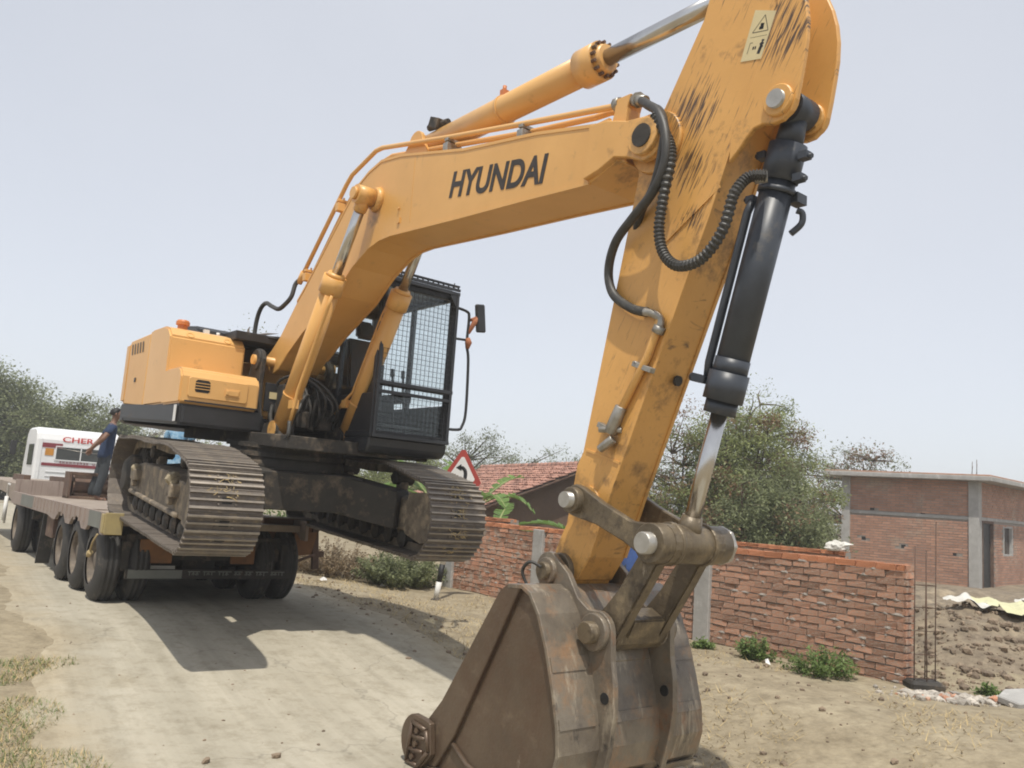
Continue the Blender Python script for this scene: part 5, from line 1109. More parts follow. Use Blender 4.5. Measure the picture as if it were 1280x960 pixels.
# local: x along the wall away from us; the face we see is on the +y or -y side
WN = Vector((-WD.y, WD.x, 0)); FS = 1 if WN.dot(Vector((0, 0, 0)) - WA) > 0 else -1      # side of the camera
PIL = [(2.52, .20), (5.78, .20), (8.17, .22)]
WH = 1.33
mb = MB(); mb.box((WLEN / 2, -FS * .095, WH / 2 - .02), (WLEN - .02, .175, WH - .05)); mb.build('mortar_core', mortar, wall)
rb = random.Random(21)
cand = []
course = .0765; ncourse = 17
for r in range(ncourse + 1):
    z = .035 + r * course
    x = -.03 - (0.115 if r % 2 else 0.0)
    while x < WLEN:
        L = .222 * rb.uniform(.93, 1.05)
        if r == ncourse: L = .222
        if r % 2 and x < -.05: L0 = L; 
        x0 = max(x, 0.0); x1 = min(x + L, WLEN)
        if x1 - x0 > .05 and not any(x0 > a - .03 and x1 < a + b + .05 for a, b in PIL):
            zz = z + .012 * noise.noise(Vector((x * .9, r * .2, 0)))
            cand.append((x0, x1, zz, r))
        x += L + rb.uniform(.008, .015)
camp = Vector((0, 0, 1.65))
def wpt(x, z): return WA + WD * x + Vector((0, 0, WZ + z))
cand.sort(key=lambda q: (wpt((q[0] + q[1]) / 2, q[2]) - camp).length)
variants = []
for k in range(5):
    b = brick_data(1, 1, 1); vv = []
    for (x, y, z) in b.v:
        j = Vector((rb.uniform(-.035, .035), rb.uniform(-.05, .05), rb.uniform(-.10, .10))); vv.append((x + j.x, y + j.y, z + j.z))
    b.v = vv; o = b.build('brick', brick_m); variants.append(o.data); bpy.data.objects.remove(o)
capv = []
for me in variants[:3]:
    c = me.copy(); c.materials.clear(); c.materials.append(brickcap_m); capv.append(c)
def brick_matrix(q):
    x0, x1, z, r = q
    cap = r == ncourse
    h = .062 * rb.uniform(.92, 1.06); dp = .11; pro = rb.uniform(.003, .013) if not cap else rb.uniform(.010, .02)
    if cap: dp = .20
    if rb.random() < .22: pro *= .2
    cx = (x0 + x1) / 2
    m = Matrix.Translation((cx, FS * (pro - dp / 2), z)) @ Matrix.Rotation(rb.uniform(-.013, .013), 4, 'Y') @ Matrix.Rotation(rb.uniform(-.018, .018), 4, 'Z')
    if FS > 0: m = m @ Matrix.Rotation(pi, 4, 'Z')
    return m @ Matrix.Diagonal((x1 - x0, dp, h, 1))
rest = MB()
near = [q for q in cand][:300]
for q in cand:
    m = brick_matrix(q); me = rb.choice(capv if q[3] == ncourse else variants)
    if q in near:
        o = bpy.data.objects.new('brick', me); COL.objects.link(o); o.parent = wall; o.matrix_basis = m
    else:
        rest.add([m @ v.co for v in me.vertices], [tuple(p.vertices) for p in me.polygons], 1 if q[3] == ncourse else 0)
tag(rest.build('brick_courses', [brick_m, brickcap_m], wall), kind='stuff')
mb = MB()      # end face of the wall
for r in range(ncourse + 1):
    m = Matrix.Translation((-.004 - rb.uniform(0, .012), -FS * .09, .035 + r * course)) @ Matrix.Diagonal((.03, .185, .058, 1)); me = variants[r % 5]
    mb.add([m @ Vector((v.co.x, v.co.y, v.co.z)) for v in me.vertices], [tuple(p.vertices) for p in me.polygons])
tag(mb.build('end_bricks', brick_m, wall), kind='stuff')
for (a, b) in PIL:
    mb = MB(); mb.box((a + b / 2, -FS * .07, WH / 2), (b + .04, .26, WH + .02)); 
    for _ in range(0): pass
    o = mb.build('pillar', concrete, wall, .008)
mb = MB()
for _ in range(200):  # blobs of squeezed-out mortar between the courses
    x = rb.uniform(.05, WLEN - .1); r = rb.randrange(0, ncourse); z = .035 + (r + .5) * course
    if any(a - .06 < x < a + b + .06 for a, b in PIL): continue
    l = rb.uniform(.02, .09); c = Vector((x, FS * .003, z))
    mb.add([c + Vector((-l, 0, -.012)), c + Vector((l * .3, 0, -.02)), c + Vector((l, 0, 0)), c + Vector((l * .2, 0, .022)), c + Vector((-l * .5, 0, .018)), c + Vector((0, FS * .019, 0))], [(0, 1, 5), (1, 2, 5), (2, 3, 5), (3, 4, 5), (4, 0, 5)])
tag(mb.build('mortar_lumps', mortar, wall), kind='stuff')
# ------------------------------------------------------------------ second wall behind
def back_wall(A, B, H, label, courses):
    A = Vector(A); B = Vector(B); d = (B - A); L = d.length; d.normalize()
    w2 = thing('brick_wall', label, 'brick wall', A, atan2(d.y, d.x))
    n = Vector((-d.y, d.x, 0)); fs = 1 if n.dot(-A) > 0 else -1
    mb = MB(); mb.box((L / 2, -fs * .1, H / 2), (L, .19, H - .02)); mb.build('mortar_core', mortar, w2)
    mb = MB()
    for r in range(courses):
        x = -.05 - .11 * (r % 2)
        while x < L:
            l = .22 * rb.uniform(.95, 1.04); x0 = max(x, 0); x1 = min(x + l, L)
            if x1 - x0 > .04:
                me = variants[rb.randrange(5)]
                m = Matrix.Translation(((x0 + x1) / 2, fs * (rb.uniform(.005, .018) - .055), H - .03 - r * .0765)) @ (Matrix.Rotation(pi, 4, 'Z') if fs > 0 else Matrix.Identity(4)) @ Matrix.Diagonal((x1 - x0, .11 if r else .2, .058, 1))
                mb.add([m @ v.co for v in me.vertices], [tuple(p.vertices) for p in me.polygons], 1 if r == 0 else 0)
            x += l + .014
    tag(mb.build('brick_courses', [brick_m, brickcap_m], w2), kind='stuff')
    return w2
back_wall((5.62, 14.0, 0), (3.2, 16.55, 0), 1.22, 'second brick wall behind, its top showing over the front wall below the trees', 9)
back_wall((.15, 16.2, 0), (-1.2, 18.2, 0), 1.32, 'short far brick wall behind the front wall, below the tiled roof', 9)
# white sack on the end of the second wall
SK = thing('sack', 'crumpled white sack lying on the end of the second brick wall', 'sack', (5.50, 14.10, 1.22), .4)
bm = bmesh.new(); bmesh.ops.create_icosphere(bm, subdivisions=3, radius=1)
for v in bm.verts: v.co = Vector((v.co.x * .20, v.co.y * .11, max(v.co.z, -.6) * .10 + .06)) * (1 + .3 * noise.noise(v.co * 2.2))
me = bpy.data.meshes.new('sack_body'); bm.to_mesh(me); bm.free(); me.materials.append(tarp_w); link('sack_body', me, SK)
mb = MB(); mb.add([(.08, -.12, .10), (.26, -.13, .12), (.28, .10, .07), (.10, .12, .12), (.18, 0, .16)], [(0, 1, 4), (1, 2, 4), (2, 3, 4), (3, 0, 4)]); mb.build('sack_flap', tarp_w, SK)
# ------------------------------------------------------------------ starter rods of a column at the wall end
RB = thing('starter_bars', 'four thin rusty reinforcing rods standing upright at the end of the brick wall', 'reinforcing rods', (4.46, 9.12, -.05))
for (x, y, h, lx) in [(-.08, -.03, 1.53, .004), (.02, -.10, 1.47, -.01), (.07, .05, 1.49, .012), (.145, -.02, 1.80, .006)]:
    mb = MB(); mb.tube([(x, y, 0), (x + lx * .6, y, h * .5), (x + lx * 2, y + lx, h)], .0065, 5); mb.build('rod', rebar_m, RB)
for z in (.18, .42, .66, .9, 1.13):
    mb = MB(); mb.tube([(-.09, -.04, z), (.02, -.11, z + .01), (.155, -.03, z), (.07, .06, z - .01), (-.09, -.04, z)], .004, 4, 0, False); mb.build('stirrup', rebar_m, RB)
mb = MB(); mb.prism([(-.16, -.13), (.2, -.15), (.22, .1), (-.14, .13)], -.05, .16, 'z'); mb.build('footing', dark, RB, .03)
# ------------------------------------------------------------------ unfinished brick house at the right
HP0 = Vector((13.35, 24.0, 0)); HL0 = Vector((10.35, 26.1, 0))
fd = (HL0 - HP0); FLEN = fd.length; fd.normalize(); fn = Vector((-fd.y, fd.x, 0)); 
if fn.dot(-HP0) < 0: fn = -fn
house = thing('brick_house', 'unfinished flat-roofed brick house with grey concrete pillars and a dark doorway', 'house', HP0)
RD = Vector((.72, .69, 0))
def HQ(s, n, z): p = fd * s - RD * n; return Vector((p.x, p.y, z))     # s along facade leftwards, n towards us
RLEN = 9.0
def slab(mb, s0, s1, n0, n1, z0, z1, mi=0):
    vs = [HQ(s, n, z) for z in (z0, z1) for s, n in ((s0, n0), (s1, n0), (s1, n1), (s0, n1))]
    mb.add(vs, [(0, 3, 2, 1), (4, 5, 6, 7), (0, 1, 5, 4), (1, 2, 6, 5), (2, 3, 7, 6), (3, 0, 4, 7)], mi)
HH = 3.13
mb = MB(); slab(mb, .05, FLEN - .05, -.2, -.06, 0, HH); slab(mb, FLEN - .2, FLEN - .06, -RLEN, -.1, 0, HH)
DOOR = (.55, 1.55, 2.05); WIN = (2.45, 3.35, 1.05, 1.95)     # on the right wall, measured back from the corner
def rwall(n0, n1, z0, z1): slab(mb, .06, .2, -n1, -n0, z0, z1)
rwall(.1, DOOR[0], 0, HH); rwall(DOOR[0], DOOR[1], DOOR[2], HH); rwall(DOOR[1], WIN[0], 0, HH); rwall(WIN[0], WIN[1], 0, WIN[2]); rwall(WIN[0], WIN[1], WIN[3], HH); rwall(WIN[1], RLEN, 0, HH); slab(mb, .06, FLEN, -RLEN - .1, -RLEN, 0, HH)
mb.build('wall', mortar, house)
mb = MB(); hb = random.Random(8)
def hbrick(s0, s1, n, z, axis):
    p = hb.uniform(.006, .014); h = .030 * hb.uniform(.9, 1.08)
    if axis == 's': slab(mb, s0, s1, -.08, -.06 + p, z - h, z + h)
    else: slab(mb, .06 - p, .09, -s1, -s0, z - h, z + h)
HOLES = [(2.82, 2.20), (1.43, 2.12), (3.05, 1.30), (1.95, 1.15), (.62, 1.05)]
for r in range(41):
    z = .05 + r * .076
    if 2.02 < z < 2.13: continue
    x = .05 - .11 * (r % 2)
    while x < FLEN - .1:
        if x > -.02 and not any(abs(x + .11 - a) < .12 and abs(z - b) < .05 for a, b in HOLES): hbrick(max(x, .1), min(x + .222, FLEN - .12), 0, z, 's')
        x += .236
    x = .05 - .11 * (r % 2)
    while x < RLEN:
        a, b = max(x, .12), x + .222
        if not ((a < DOOR[1] and b > DOOR[0] and z < DOOR[2]) or (a < WIN[1] and b > WIN[0] and WIN[2] < z < WIN[3])) and b > a: hbrick(a, b, 0, z, 'n')
        x += .236
tag(mb.build('brick_courses', housebrick, house), kind='stuff')
for (a, z) in HOLES:
    mb = MB(); slab(mb, a - .06, a + .06, -.10, -.0595, z - .05, z + .05); mb.build('putlog_hole', blackp, house)
mb = MB(); slab(mb, .05, FLEN - .1, -.12, -.035, 2.03, 2.12); mb.build('concrete_band', concrete, house, .006)
mb = MB(); slab(mb, .035, .12, -RLEN, -.1, 2.05, 2.14); mb.build('concrete_band', concrete, house, .006)
for s in (.0, FLEN - .22):
    mb = MB(); slab(mb, s - .03 if s == 0 else s, s + .24, -.25, 0.0, 0, HH); mb.build('pillar', concrete, house, .01)
mb = MB(); slab(mb, -.04, .2, -RLEN + .1, -RLEN - .2, 0, HH); mb.build('pillar', concrete, house, .01)
mb = MB(); slab(mb, -.45, FLEN + .42, -RLEN - .4, .38, HH + .002, HH + .135); mb.build('roof_slab', concrete, house, .015)
mb = MB(); slab(mb, -.42, FLEN + .39, -RLEN - .3, .35, HH + .137, HH + .18); mb.build('parapet_course', housebrick, house, .006)
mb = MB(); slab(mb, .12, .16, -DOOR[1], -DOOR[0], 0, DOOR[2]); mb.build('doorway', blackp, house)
mb = MB()
for n in (DOOR[0] + .04, DOOR[1] - .04): slab(mb, .045, .16, -n - .035, -n + .035, 0, DOOR[2])
slab(mb, .045, .16, -DOOR[1] + .075, -DOOR[0] - .075, DOOR[2] - .07, DOOR[2]); mb.build('door_frame', rust, house)
mb = MB(); slab(mb, .13, .16, -WIN[1], -WIN[0], WIN[2], WIN[3]); wn = mb.build('window', darkglass, house)
mb = MB()
for n in (WIN[0] + .03, WIN[1] - .03): slab(mb, .045, .125, -n - .04, -n + .04, WIN[2], WIN[3])
for z in (WIN[2] + .03, WIN[3] - .03): slab(mb, .048, .122, -WIN[1] + .07, -WIN[0] - .07, z - .03, z + .03)
mb.build('frame', concrete, wn)
for k in range(4):
    n = WIN[0] + .15 + k * .165; mb = MB(); slab(mb, .08, .095, -n - .007, -n + .007, WIN[2] + .06, WIN[3] - .06); mb.build('window_bar', rebar_m, wn)
for k in range(4):
    mb = MB(); p = HQ(.05 + .10 * (k % 2) + .02 * k, -.1 - .1 * (k // 2), HH + .17); mb.tube([p, p + Vector((.01 * k, 0, .45 - .06 * k))], .009, 5); mb.build('starter_rod', rebar_m, house)
# ------------------------------------------------------------------ tiled house behind the arm
TH = thing('tiled_house', 'mud-walled house with a rough red tiled roof behind banana plants', 'house', (2.35, 23.4, 0), radians(22))
# local: x across the gable, ridge runs along +y (away); gable wall faces -y
gw, ge, gp, ln_ = 3.6, 1.30, 2.80, 8.5
mb = MB(); mb.prism([(-gw + .25, 0), (gw - .25, 0), (gw - .25, ge - .03), (0, gp - .12), (-gw + .25, ge - .03)], .35, ln_ - .3, 'y'); mb.build('wall', mudwall, TH)
mb = MB(); mb.prism([(-gw, ge - .10), (0, gp - .10), (gw, ge - .10), (gw, ge - .05), (0, gp - .05), (-gw, ge - .05)], 0, ln_, 'y'); mb.build('roof', mudwall, TH)
for sy in (0.0, ln_):
    for sx in (-1, 1):
        mb = MB(); mb.tube([(sx * gw, sy - .02, ge - .08), (0, sy - .02, gp - .08)], .05, 6); mb.build('rafter', rust, TH)
rt = random.Random(12); mb = MB()
sl_len = sqrt(gw * gw + (gp - ge) ** 2); an = atan2(gp - ge, gw)
for sx in (-1, 1):
    rows = int(sl_len / .20); colsn = int(ln_ / .155)
    for r in range(rows + 1):
        for c in range(colsn + 1):
            t = sl_len - r * .20; y = c * .155 + rt.uniform(-.02, .02); ll = .27; wdt = .075
            lift = rt.uniform(0, .028) + .012 * r % .02
            pts = []
            for (q, zz) in ((0, .03 + lift), (ll, .0 + lift * .4)):
                for k in range(5):
                    a = pi * k / 4; wq = wdt * (1.05 if q == 0 else .9)
                    u = t - .0 - q * -1 * -1 + (0 if q == 0 else 0); u = t - (ll if q == 0 else 0) + 0
                    X = (gw - (u) * cos(an)) if False else None
                    s = r * .20 + (ll if q == 0 else 0)      # distance down from the ridge
                    px_ = sx * s * cos(an); pz_ = gp - s * sin(an) - .02
                    n_ = Vector((sx * sin(an), 0, cos(an))); base = Vector((px_, y + wq * cos(a) + (.02 * (rt.random() - .5) if k == 0 else 0), pz_)) + n_ * (zz + .045 * sin(a))
                    pts.append(base)
            mb.add(pts, [(k, k + 1, k + 6, k + 5) for k in range(4)] + [(0, 1, 2, 3, 4)], 0)
tag(mb.build('roof_tiles', tile_m, TH), kind='stuff')
for k in range(30):
    mb = MB(); y = k * ln_ / 29
    mb.tube([(0, y - .14, gp + .01), (0, y + .14, gp + .03)], [.085, .10], 8); mb.build('ridge_tile', tile_m, TH)
# ------------------------------------------------------------------ road sign
sg = Vector((-.992, 14.12, gz(-.992, 14.12)))
SG = thing('road_sign', 'triangular left bend warning sign with red border on a black and white post', 'road sign', sg, 0)
top = Vector((.23, 0, 2.0))
for k in range(7):
    a = top * (k / 7.0); b = top * ((k + 1) / 7.0); mb = MB(); mb.cyl(a, b, .045, None, 14, 0, True); mb.build('post_band', blackp if k % 2 else white, SG)
mb = MB(); mb.box((0, 0, -.02), (.16, .16, .06)); mb.build('footing', dark, SG, .01)
yaw = radians(14)
def tri(R, r0, y0, y1, m, nm, par):
    c = Vector((.23, 0, 2.09)); mb = MB(); pr = []
    for k in range(3):
        a0 = pi / 2 + 2 * pi * k / 3
        for da in (-.10, 0, .10): pr.append((c.x + R * (1 - r0 * (1 if da else 0)) * cos(a0 + da) + .07 * 0, c.z + R * (1 - r0 * (1 if da else 0)) * sin(a0 + da)))
    mb.prism(pr, y0, y1)
    return mb.build(nm, m, par)
pn = tri(.37, .02, -.07, -.062, signred, 'sign_plate', SG)
tri(.25, .02, -.073, -.0705, white, 'sign_face', pn)
mb = MB(); c = Vector((.23, -.0745, 2.09)); arc = [c + Vector((.06, 0, -.11)), c + Vector((.064, 0, -.025)), c + Vector((.042, 0, .042)), c + Vector((-.008, 0, .072)), c + Vector((-.034, 0, .072))]
sp_ = smooth_path(arc, 5)
for i in range(len(sp_) - 1):
    d_ = (sp_[i + 1] - sp_[i]).normalized(); n_ = Vector((-d_.z, 0, d_.x)) * (.030)
    mb.add([sp_[i] - n_, sp_[i + 1] - n_, sp_[i + 1] + n_, sp_[i] + n_], [(0, 1, 2, 3)])
mb.add([c + Vector((-.017, 0, .13)), c + Vector((-.105, 0, .063)), c + Vector((-.008, 0, .013))], [(0, 1, 2)]); mb.build('bend_arrow', blackp, pn)
pn.rotation_euler = (0, radians(1.0), 0)
# ------------------------------------------------------------------ vegetation
def leaves(mb, rng, c, R, n, size, droop=.3, asp=.45, flat=1.0):
    for _ in range(n):
        v = Vector((rng.gauss(0, 1), rng.gauss(0, 1), rng.gauss(0, 1) * flat)); v = v.normalized() * R * rng.random() ** .45
        p = c + v; s = size * rng.uniform(.6, 1.35)
        d = Vector((rng.gauss(0, 1), rng.gauss(0, 1), rng.gauss(-droop, .6))).normalized()
        u = d.cross(Vector((rng.gauss(0, .4), rng.gauss(0, .4), 1))); 
        if u.length < 1e-3: continue
        u.normalize(); a = d * s; b = u * s * asp
        mb.add([p, p + a * .5 + b * .5, p + a, p + a * .5 - b * .5], [(0, 1, 2, 3)])
def tree(name, label, loc, H, W, base, ncl, nleaf, lsize, m, seed, cat='tree', group=None, pods=0, clr=.45, stems=1, asp=.45, open_=0.0, D=None):
    group = group or {'bushy_tree': 'trees beyond the truck', 'roadside_tree': 'small trees along the horizon', 'leafy_tree': 'trees behind the brick walls'}.get(name)
    rng = random.Random(seed); T = thing(name, label, cat, loc, rng.uniform(0, 6), group)
    D = D or W; tb = MB(); crown = MB(); pod = MB(); limbs = []
    for s in range(stems):
        a = 2 * pi * s / stems + rng.uniform(-.4, .4); off = Vector((cos(a), sin(a), 0)) * (.0 if stems == 1 else W * .12)
        p = off.copy(); tip = Vector((cos(a) * W * .22, sin(a) * D * .22, H * rng.uniform(.72, .9))); r0 = .028 * H / (1 if stems == 1 else 1.7)
        pts = [p + (tip - p) * t + Vector((rng.gauss(0, .05), rng.gauss(0, .05), 0)) * H * .3 * sin(pi * t) for t in (0, .2, .4, .6, .8, 1)]
        tb.tube(pts, [r0, r0 * .8, r0 * .62, r0 * .45, r0 * .3, r0 * .12], 8); limbs += [(q, r0 * .35) for q in pts[1:]]
    for k in range(ncl):
        for _try in range(30):
            x, y = rng.uniform(-1, 1), rng.uniform(-1, 1); z = rng.uniform(0, 1)
            rr = sqrt(x * x + y * y); prof = sin(pi * min(1, (z * .82 + .16))) ** .55 * (1 - .35 * max(0, z - .6))
            if rr < prof and (rr > prof * .35 or z > .55 or rng.random() < .35): break
        bump = 1 + .28 * noise.noise(Vector((x * 1.7, y * 1.7, z * 3 + seed)))
        c = Vector((x * W / 2 * bump, y * D / 2 * bump, base + z * (H - base) * (1 + .12 * noise.noise(Vector((x * 2, y * 2, seed))))))
        # twig from nearest limb
        q, r = min(limbs, key=lambda l: (l[0] - c).length + (2 if l[0].z > c.z else 0))
        mid = q.lerp(c, .55) + Vector((rng.gauss(0, .06), rng.gauss(0, .06), .05)) * H * .15
        tb.tube([q, mid, c], [r, r * .55, .008], 5)
        R = clr * rng.uniform(.6, 1.25)
        if rng.random() < open_: R *= 1.2; n = int(nleaf * .35)
        else: n = nleaf
        leaves(pod if rng.random() < pods else crown, rng, c, R, n, lsize, .35, asp, .75)
    tb.build('trunk', bark, T); crown.build('crown', m, T)
    if pods and pod.v: tag(pod.build('pod_cluster', leaf_pod, T), kind='stuff')
    return T
# left, beyond the truck
tree('bushy_tree', 'broad dusty green tree behind the white truck, tallest at the left edge', (-25.5, 41.5, 0), 6.4, 9.2, .2, 400, 250, .17, leaf_b, 1, clr=1.0, stems=3)
tree('bushy_tree', 'rounded dusty green tree right of the tallest one, above the truck roof', (-20.4, 41.0, 0), 5.1, 6.4, .2, 260, 250, .16, leaf_b, 2, clr=.9, stems=2)
tree('bushy_tree', 'low grey green bush at the far left edge beside the truck door', (-24.8, 36, 0), 3.6, 4.8, .1, 90, 110, .17, leaf_c, 3, clr=.75, stems=3)
tree('dusty_bush', 'pale dusty bush between the standing man and the crawler track', (-11.2, 29.5, 0), 3.5, 5.4, .2, 85, 120, .13, leaf_d, 4, 'bush', clr=.62, stems=4)
tree('slender_tree', 'thin sparse tree whose top shows above the engine hood', (-12.7, 43, 0), 10.4, 5.0, 4.4, 60, 46, .14, leaf_b, 5, clr=.7, open_=.5)
tree('roadside_tree', 'airy pale green tree seen below the operator cab', (-5.6, 36, 0), 4.4, 7.0, 1.2, 90, 150, .12, leaf_a, 6, clr=.6, open_=.25)
tree('roadside_tree', 'low leafy bush showing between the crawler track and turntable', (-10.4, 27.5, 0), 2.9, 4.6, .1, 60, 100, .14, leaf_a, 7, clr=.6, stems=3)
tree('roadside_tree', 'wide leafy tree in the gap below the operator cab floor', (-4.0, 33, 0), 3.7, 5.6, .4, 90, 170, .12, leaf_a, 16, clr=.6, open_=.2)
tree('roadside_tree', 'small airy tree beyond the road sign', (-1.6, 38, 0), 4.6, 6.5, .8, 90, 150, .12, leaf_c, 8, clr=.6, open_=.25)
tree('roadside_tree', 'small pale tree above the tiled roof ridge', (2.2, 42, 0), 4.4, 7.2, 1.0, 90, 150, .12, leaf_c, 9, clr=.6, open_=.25)
# right, behind the walls
tree('leafy_tree', 'tall loose green tree just right of the bucket cylinder', (5.75, 21.0, 0), 4.7, 3.2, .4, 150, 210, .10, leaf_a, 10, clr=.42, stems=3, pods=.13, asp=.35, open_=.3)
tree('leafy_tree', 'tallest right-hand tree with brown pods, between the arm and the brick house', (6.75, 22.8, 0), 5.15, 3.9, .3, 190, 210, .10, leaf_a, 11, clr=.44, stems=3, pods=.12, asp=.35, open_=.3)
tree('leafy_tree', 'dark dense bush filling the gap beside the brick house pillar', (6.45, 19.8, 0), 2.8, 2.1, .1, 120, 200, .095, leaf_b, 12, clr=.42, stems=4, pods=.05, asp=.4)
tree('leafy_tree', 'green tree behind the arm, left of the bucket cylinder rod', (4.75, 21.5, 0), 4.3, 3.6, .3, 160, 200, .10, leaf_a, 13, clr=.46, stems=3, pods=.2, asp=.35)
tree('leafy_tree', 'lower olive bush behind the second brick wall', (5.5, 18.2, 0), 2.6, 3.0, .1, 130, 190, .095, leaf_b, 14, clr=.42, stems=4, pods=.15, asp=.4)
tree('leafy_tree', 'small tree peeping over the left end of the brick house roof', (13.4, 33.5, 0), 4.9, 5.0, 1.2, 80, 140, .12, leaf_c, 15, clr=.6, pods=.3)
# distant thicket along the horizon: nobody could count it
rng = random.Random(77); mb = MB()
for k in range(420):
    x = rng.uniform(-75, 90); y = 68 + rng.uniform(-6, 10) + abs(x) * .12; h = 2.0 + 1.6 * noise.noise(Vector((x * .12, 0, 3)))
    leaves(mb, rng, Vector((x, y, rng.uniform(.3, max(1.2, h)))), 1.3, 42, .45, .2, .6)
tag(mb.build('distant_thicket', leaf_c), kind='stuff')
# banana plants
def banana(loc, label, H, specs, seed):
    rng = random.Random(seed); T = thing('banana_plant', label, 'banana plant', loc, 0, 'banana plants by the tiled house')
    mb = MB(); mb.tube([(0, 0, 0), (.02, 0, H * .35), (0, .02, H * .62)], [.10, .08, .05], 10); mb.build('stem', banana_stem, T)
    for (az, L, rise, droop, wd) in specs:
        mb = MB(); N = 16; dirv = Vector((cos(az), sin(az), 0)); sidev = Vector((-sin(az), cos(az), 0)); b = Vector((0, 0, H * .58)); mid = []
        for i in range(N + 1):
            t = i / N; mid.append(b + dirv * L * t * (1 - .15 * t) + Vector((0, 0, rise * t - droop * t * t)))
        for i in range(N):
            t0, t1 = i / N, (i + 1) / N
            if t0 < .16: continue
            w0 = wd * sin(pi * min(1, (t0 - .1) * 1.1)) ** .6; w1 = wd * sin(pi * min(1, max(0, (t1 - .1) * 1.1))) ** .6 * .97
            for s in (-1, 1):
                j = rng.uniform(-.03, .03); gap = rng.choice([0, 0, .01, .025])
                e0 = mid[i] + sidev * s * w0 + Vector((0, 0, w0 * .25 + j)); e1 = mid[i + 1] + sidev * s * w1 * (1 - gap) + Vector((0, 0, w1 * .25 + j - gap))
                mb.add([mid[i], mid[i + 1], e1, e0], [(0, 1, 2, 3)])
        lf = mb.build('leaf', banana_m, T)
        mb = MB(); mb.tube(mid, [.022 * (1 - .8 * i / N) + .004 for i in range(N + 1)], 5); mb.build('midrib', banana_stem, T if False else lf)
banana((-1.55, 18.8, 0), 'banana plant left of the road sign, leaning leaves', 2.6, [(2.4, 1.7, 1.3, .6, .32), (1.2, 1.4, 1.4, .5, .30), (.3, 1.5, 1.1, 1.0, .30), (3.3, 1.9, 1.0, .9, .32), (-1.2, 1.3, 1.1, .9, .30), (2.9, 1.3, 1.5, .5, .30)], 1)
banana((-.55, 19.0, 0), 'banana plant right of the road sign with one upright folded leaf', 2.6, [(.5, 1.3, 1.5, .8, .26), (2.8, 1.1, 1.4, .4, .26), (-.2, 1.5, 1.1, 1.2, .28), (-1.0, 1.3, 1.0, 1.0, .26)], 2)
banana((-.15, 17.6, 0), 'banana plant with a long leaf arching right before the tiled house', 1.75, [(-.05, 2.1, 1.0, 1.05, .25), (-.5, 1.3, .6, .85, .22), (2.6, 1.0, .9, .5, .2), (1.2, .9, 1.0, .4, .2)], 3)
# weeds at the wall's foot
def weed(name, label, x, y, h, wd, n, m, seed, sz=.05, cat='weed', group=None):
    group = group or {'weed_clump': 'weeds along the brick wall', 'dry_brush': 'dry brush on the verge', 'thorn_bush': 'green scrub on the verge'}[name]
    rng = random.Random(seed); T = thing(name, label, cat, (x, y, gz(x, y) - .01), 0, group); mb = MB(); st = MB()
    for k in range(n):
        a = rng.uniform(0, 2 * pi); r = wd * sqrt(rng.random()); b = Vector((r * cos(a) * .6, r * sin(a) * .6, 0)); t = Vector((r * cos(a) * 1.2, r * sin(a) * 1.2, h * rng.uniform(.45, 1.05) * (1 - .45 * r / wd)))
        st.tube([b, b.lerp(t, .5) + Vector((0, 0, .03)), t], [.004, .003, .002], 4)
        for q in (.35, .55, .75, .95): leaves(mb, rng, b.lerp(t, q), .045, 9, sz, .0, .5)
    st.build('stalk', m, T); mb.build('foliage', m, T)
weed('weed_clump', 'largest green weed clump growing against the foot of the brick wall', 3.50, 9.35, .36, .36, 60, leaf_w, 1, .042)
weed('weed_clump', 'smaller green weed clump left of the largest one at the brick wall', 2.98, 9.95, .34, .18, 30, leaf_w, 2)
weed('weed_clump', 'tiny green tuft at the foot of the right-hand concrete pillar', 2.52, 10.5, .12, .12, 20, leaf_w, 3)
weed('weed_clump', 'small green weed on the rubble below the earth mound', 5.05, 8.9, .12, .10, 12, leaf_w, 4)
weed('thorn_bush', 'dark green scrub under the right crawler track near the sign post', -1.75, 15.6, .75, .75, 260, leaf_b, 5, .06, 'bush')
weed('dry_brush', 'heap of dry brown twigs on the verge left of the green scrub', -3.1, 16.2, .8, .9, 240, dry_m, 6, .05, 'bush')
weed('dry_brush', 'dry brown scrub behind the trailer support leg', -4.6, 17.2, .9, .9, 200, dry_m, 7, .06, 'bush')
weed('thorn_bush', 'green scrub on the verge behind the trailer corner', -5.6, 19.0, 1.5, 1.2, 220, leaf_w, 8, .09, 'bush')
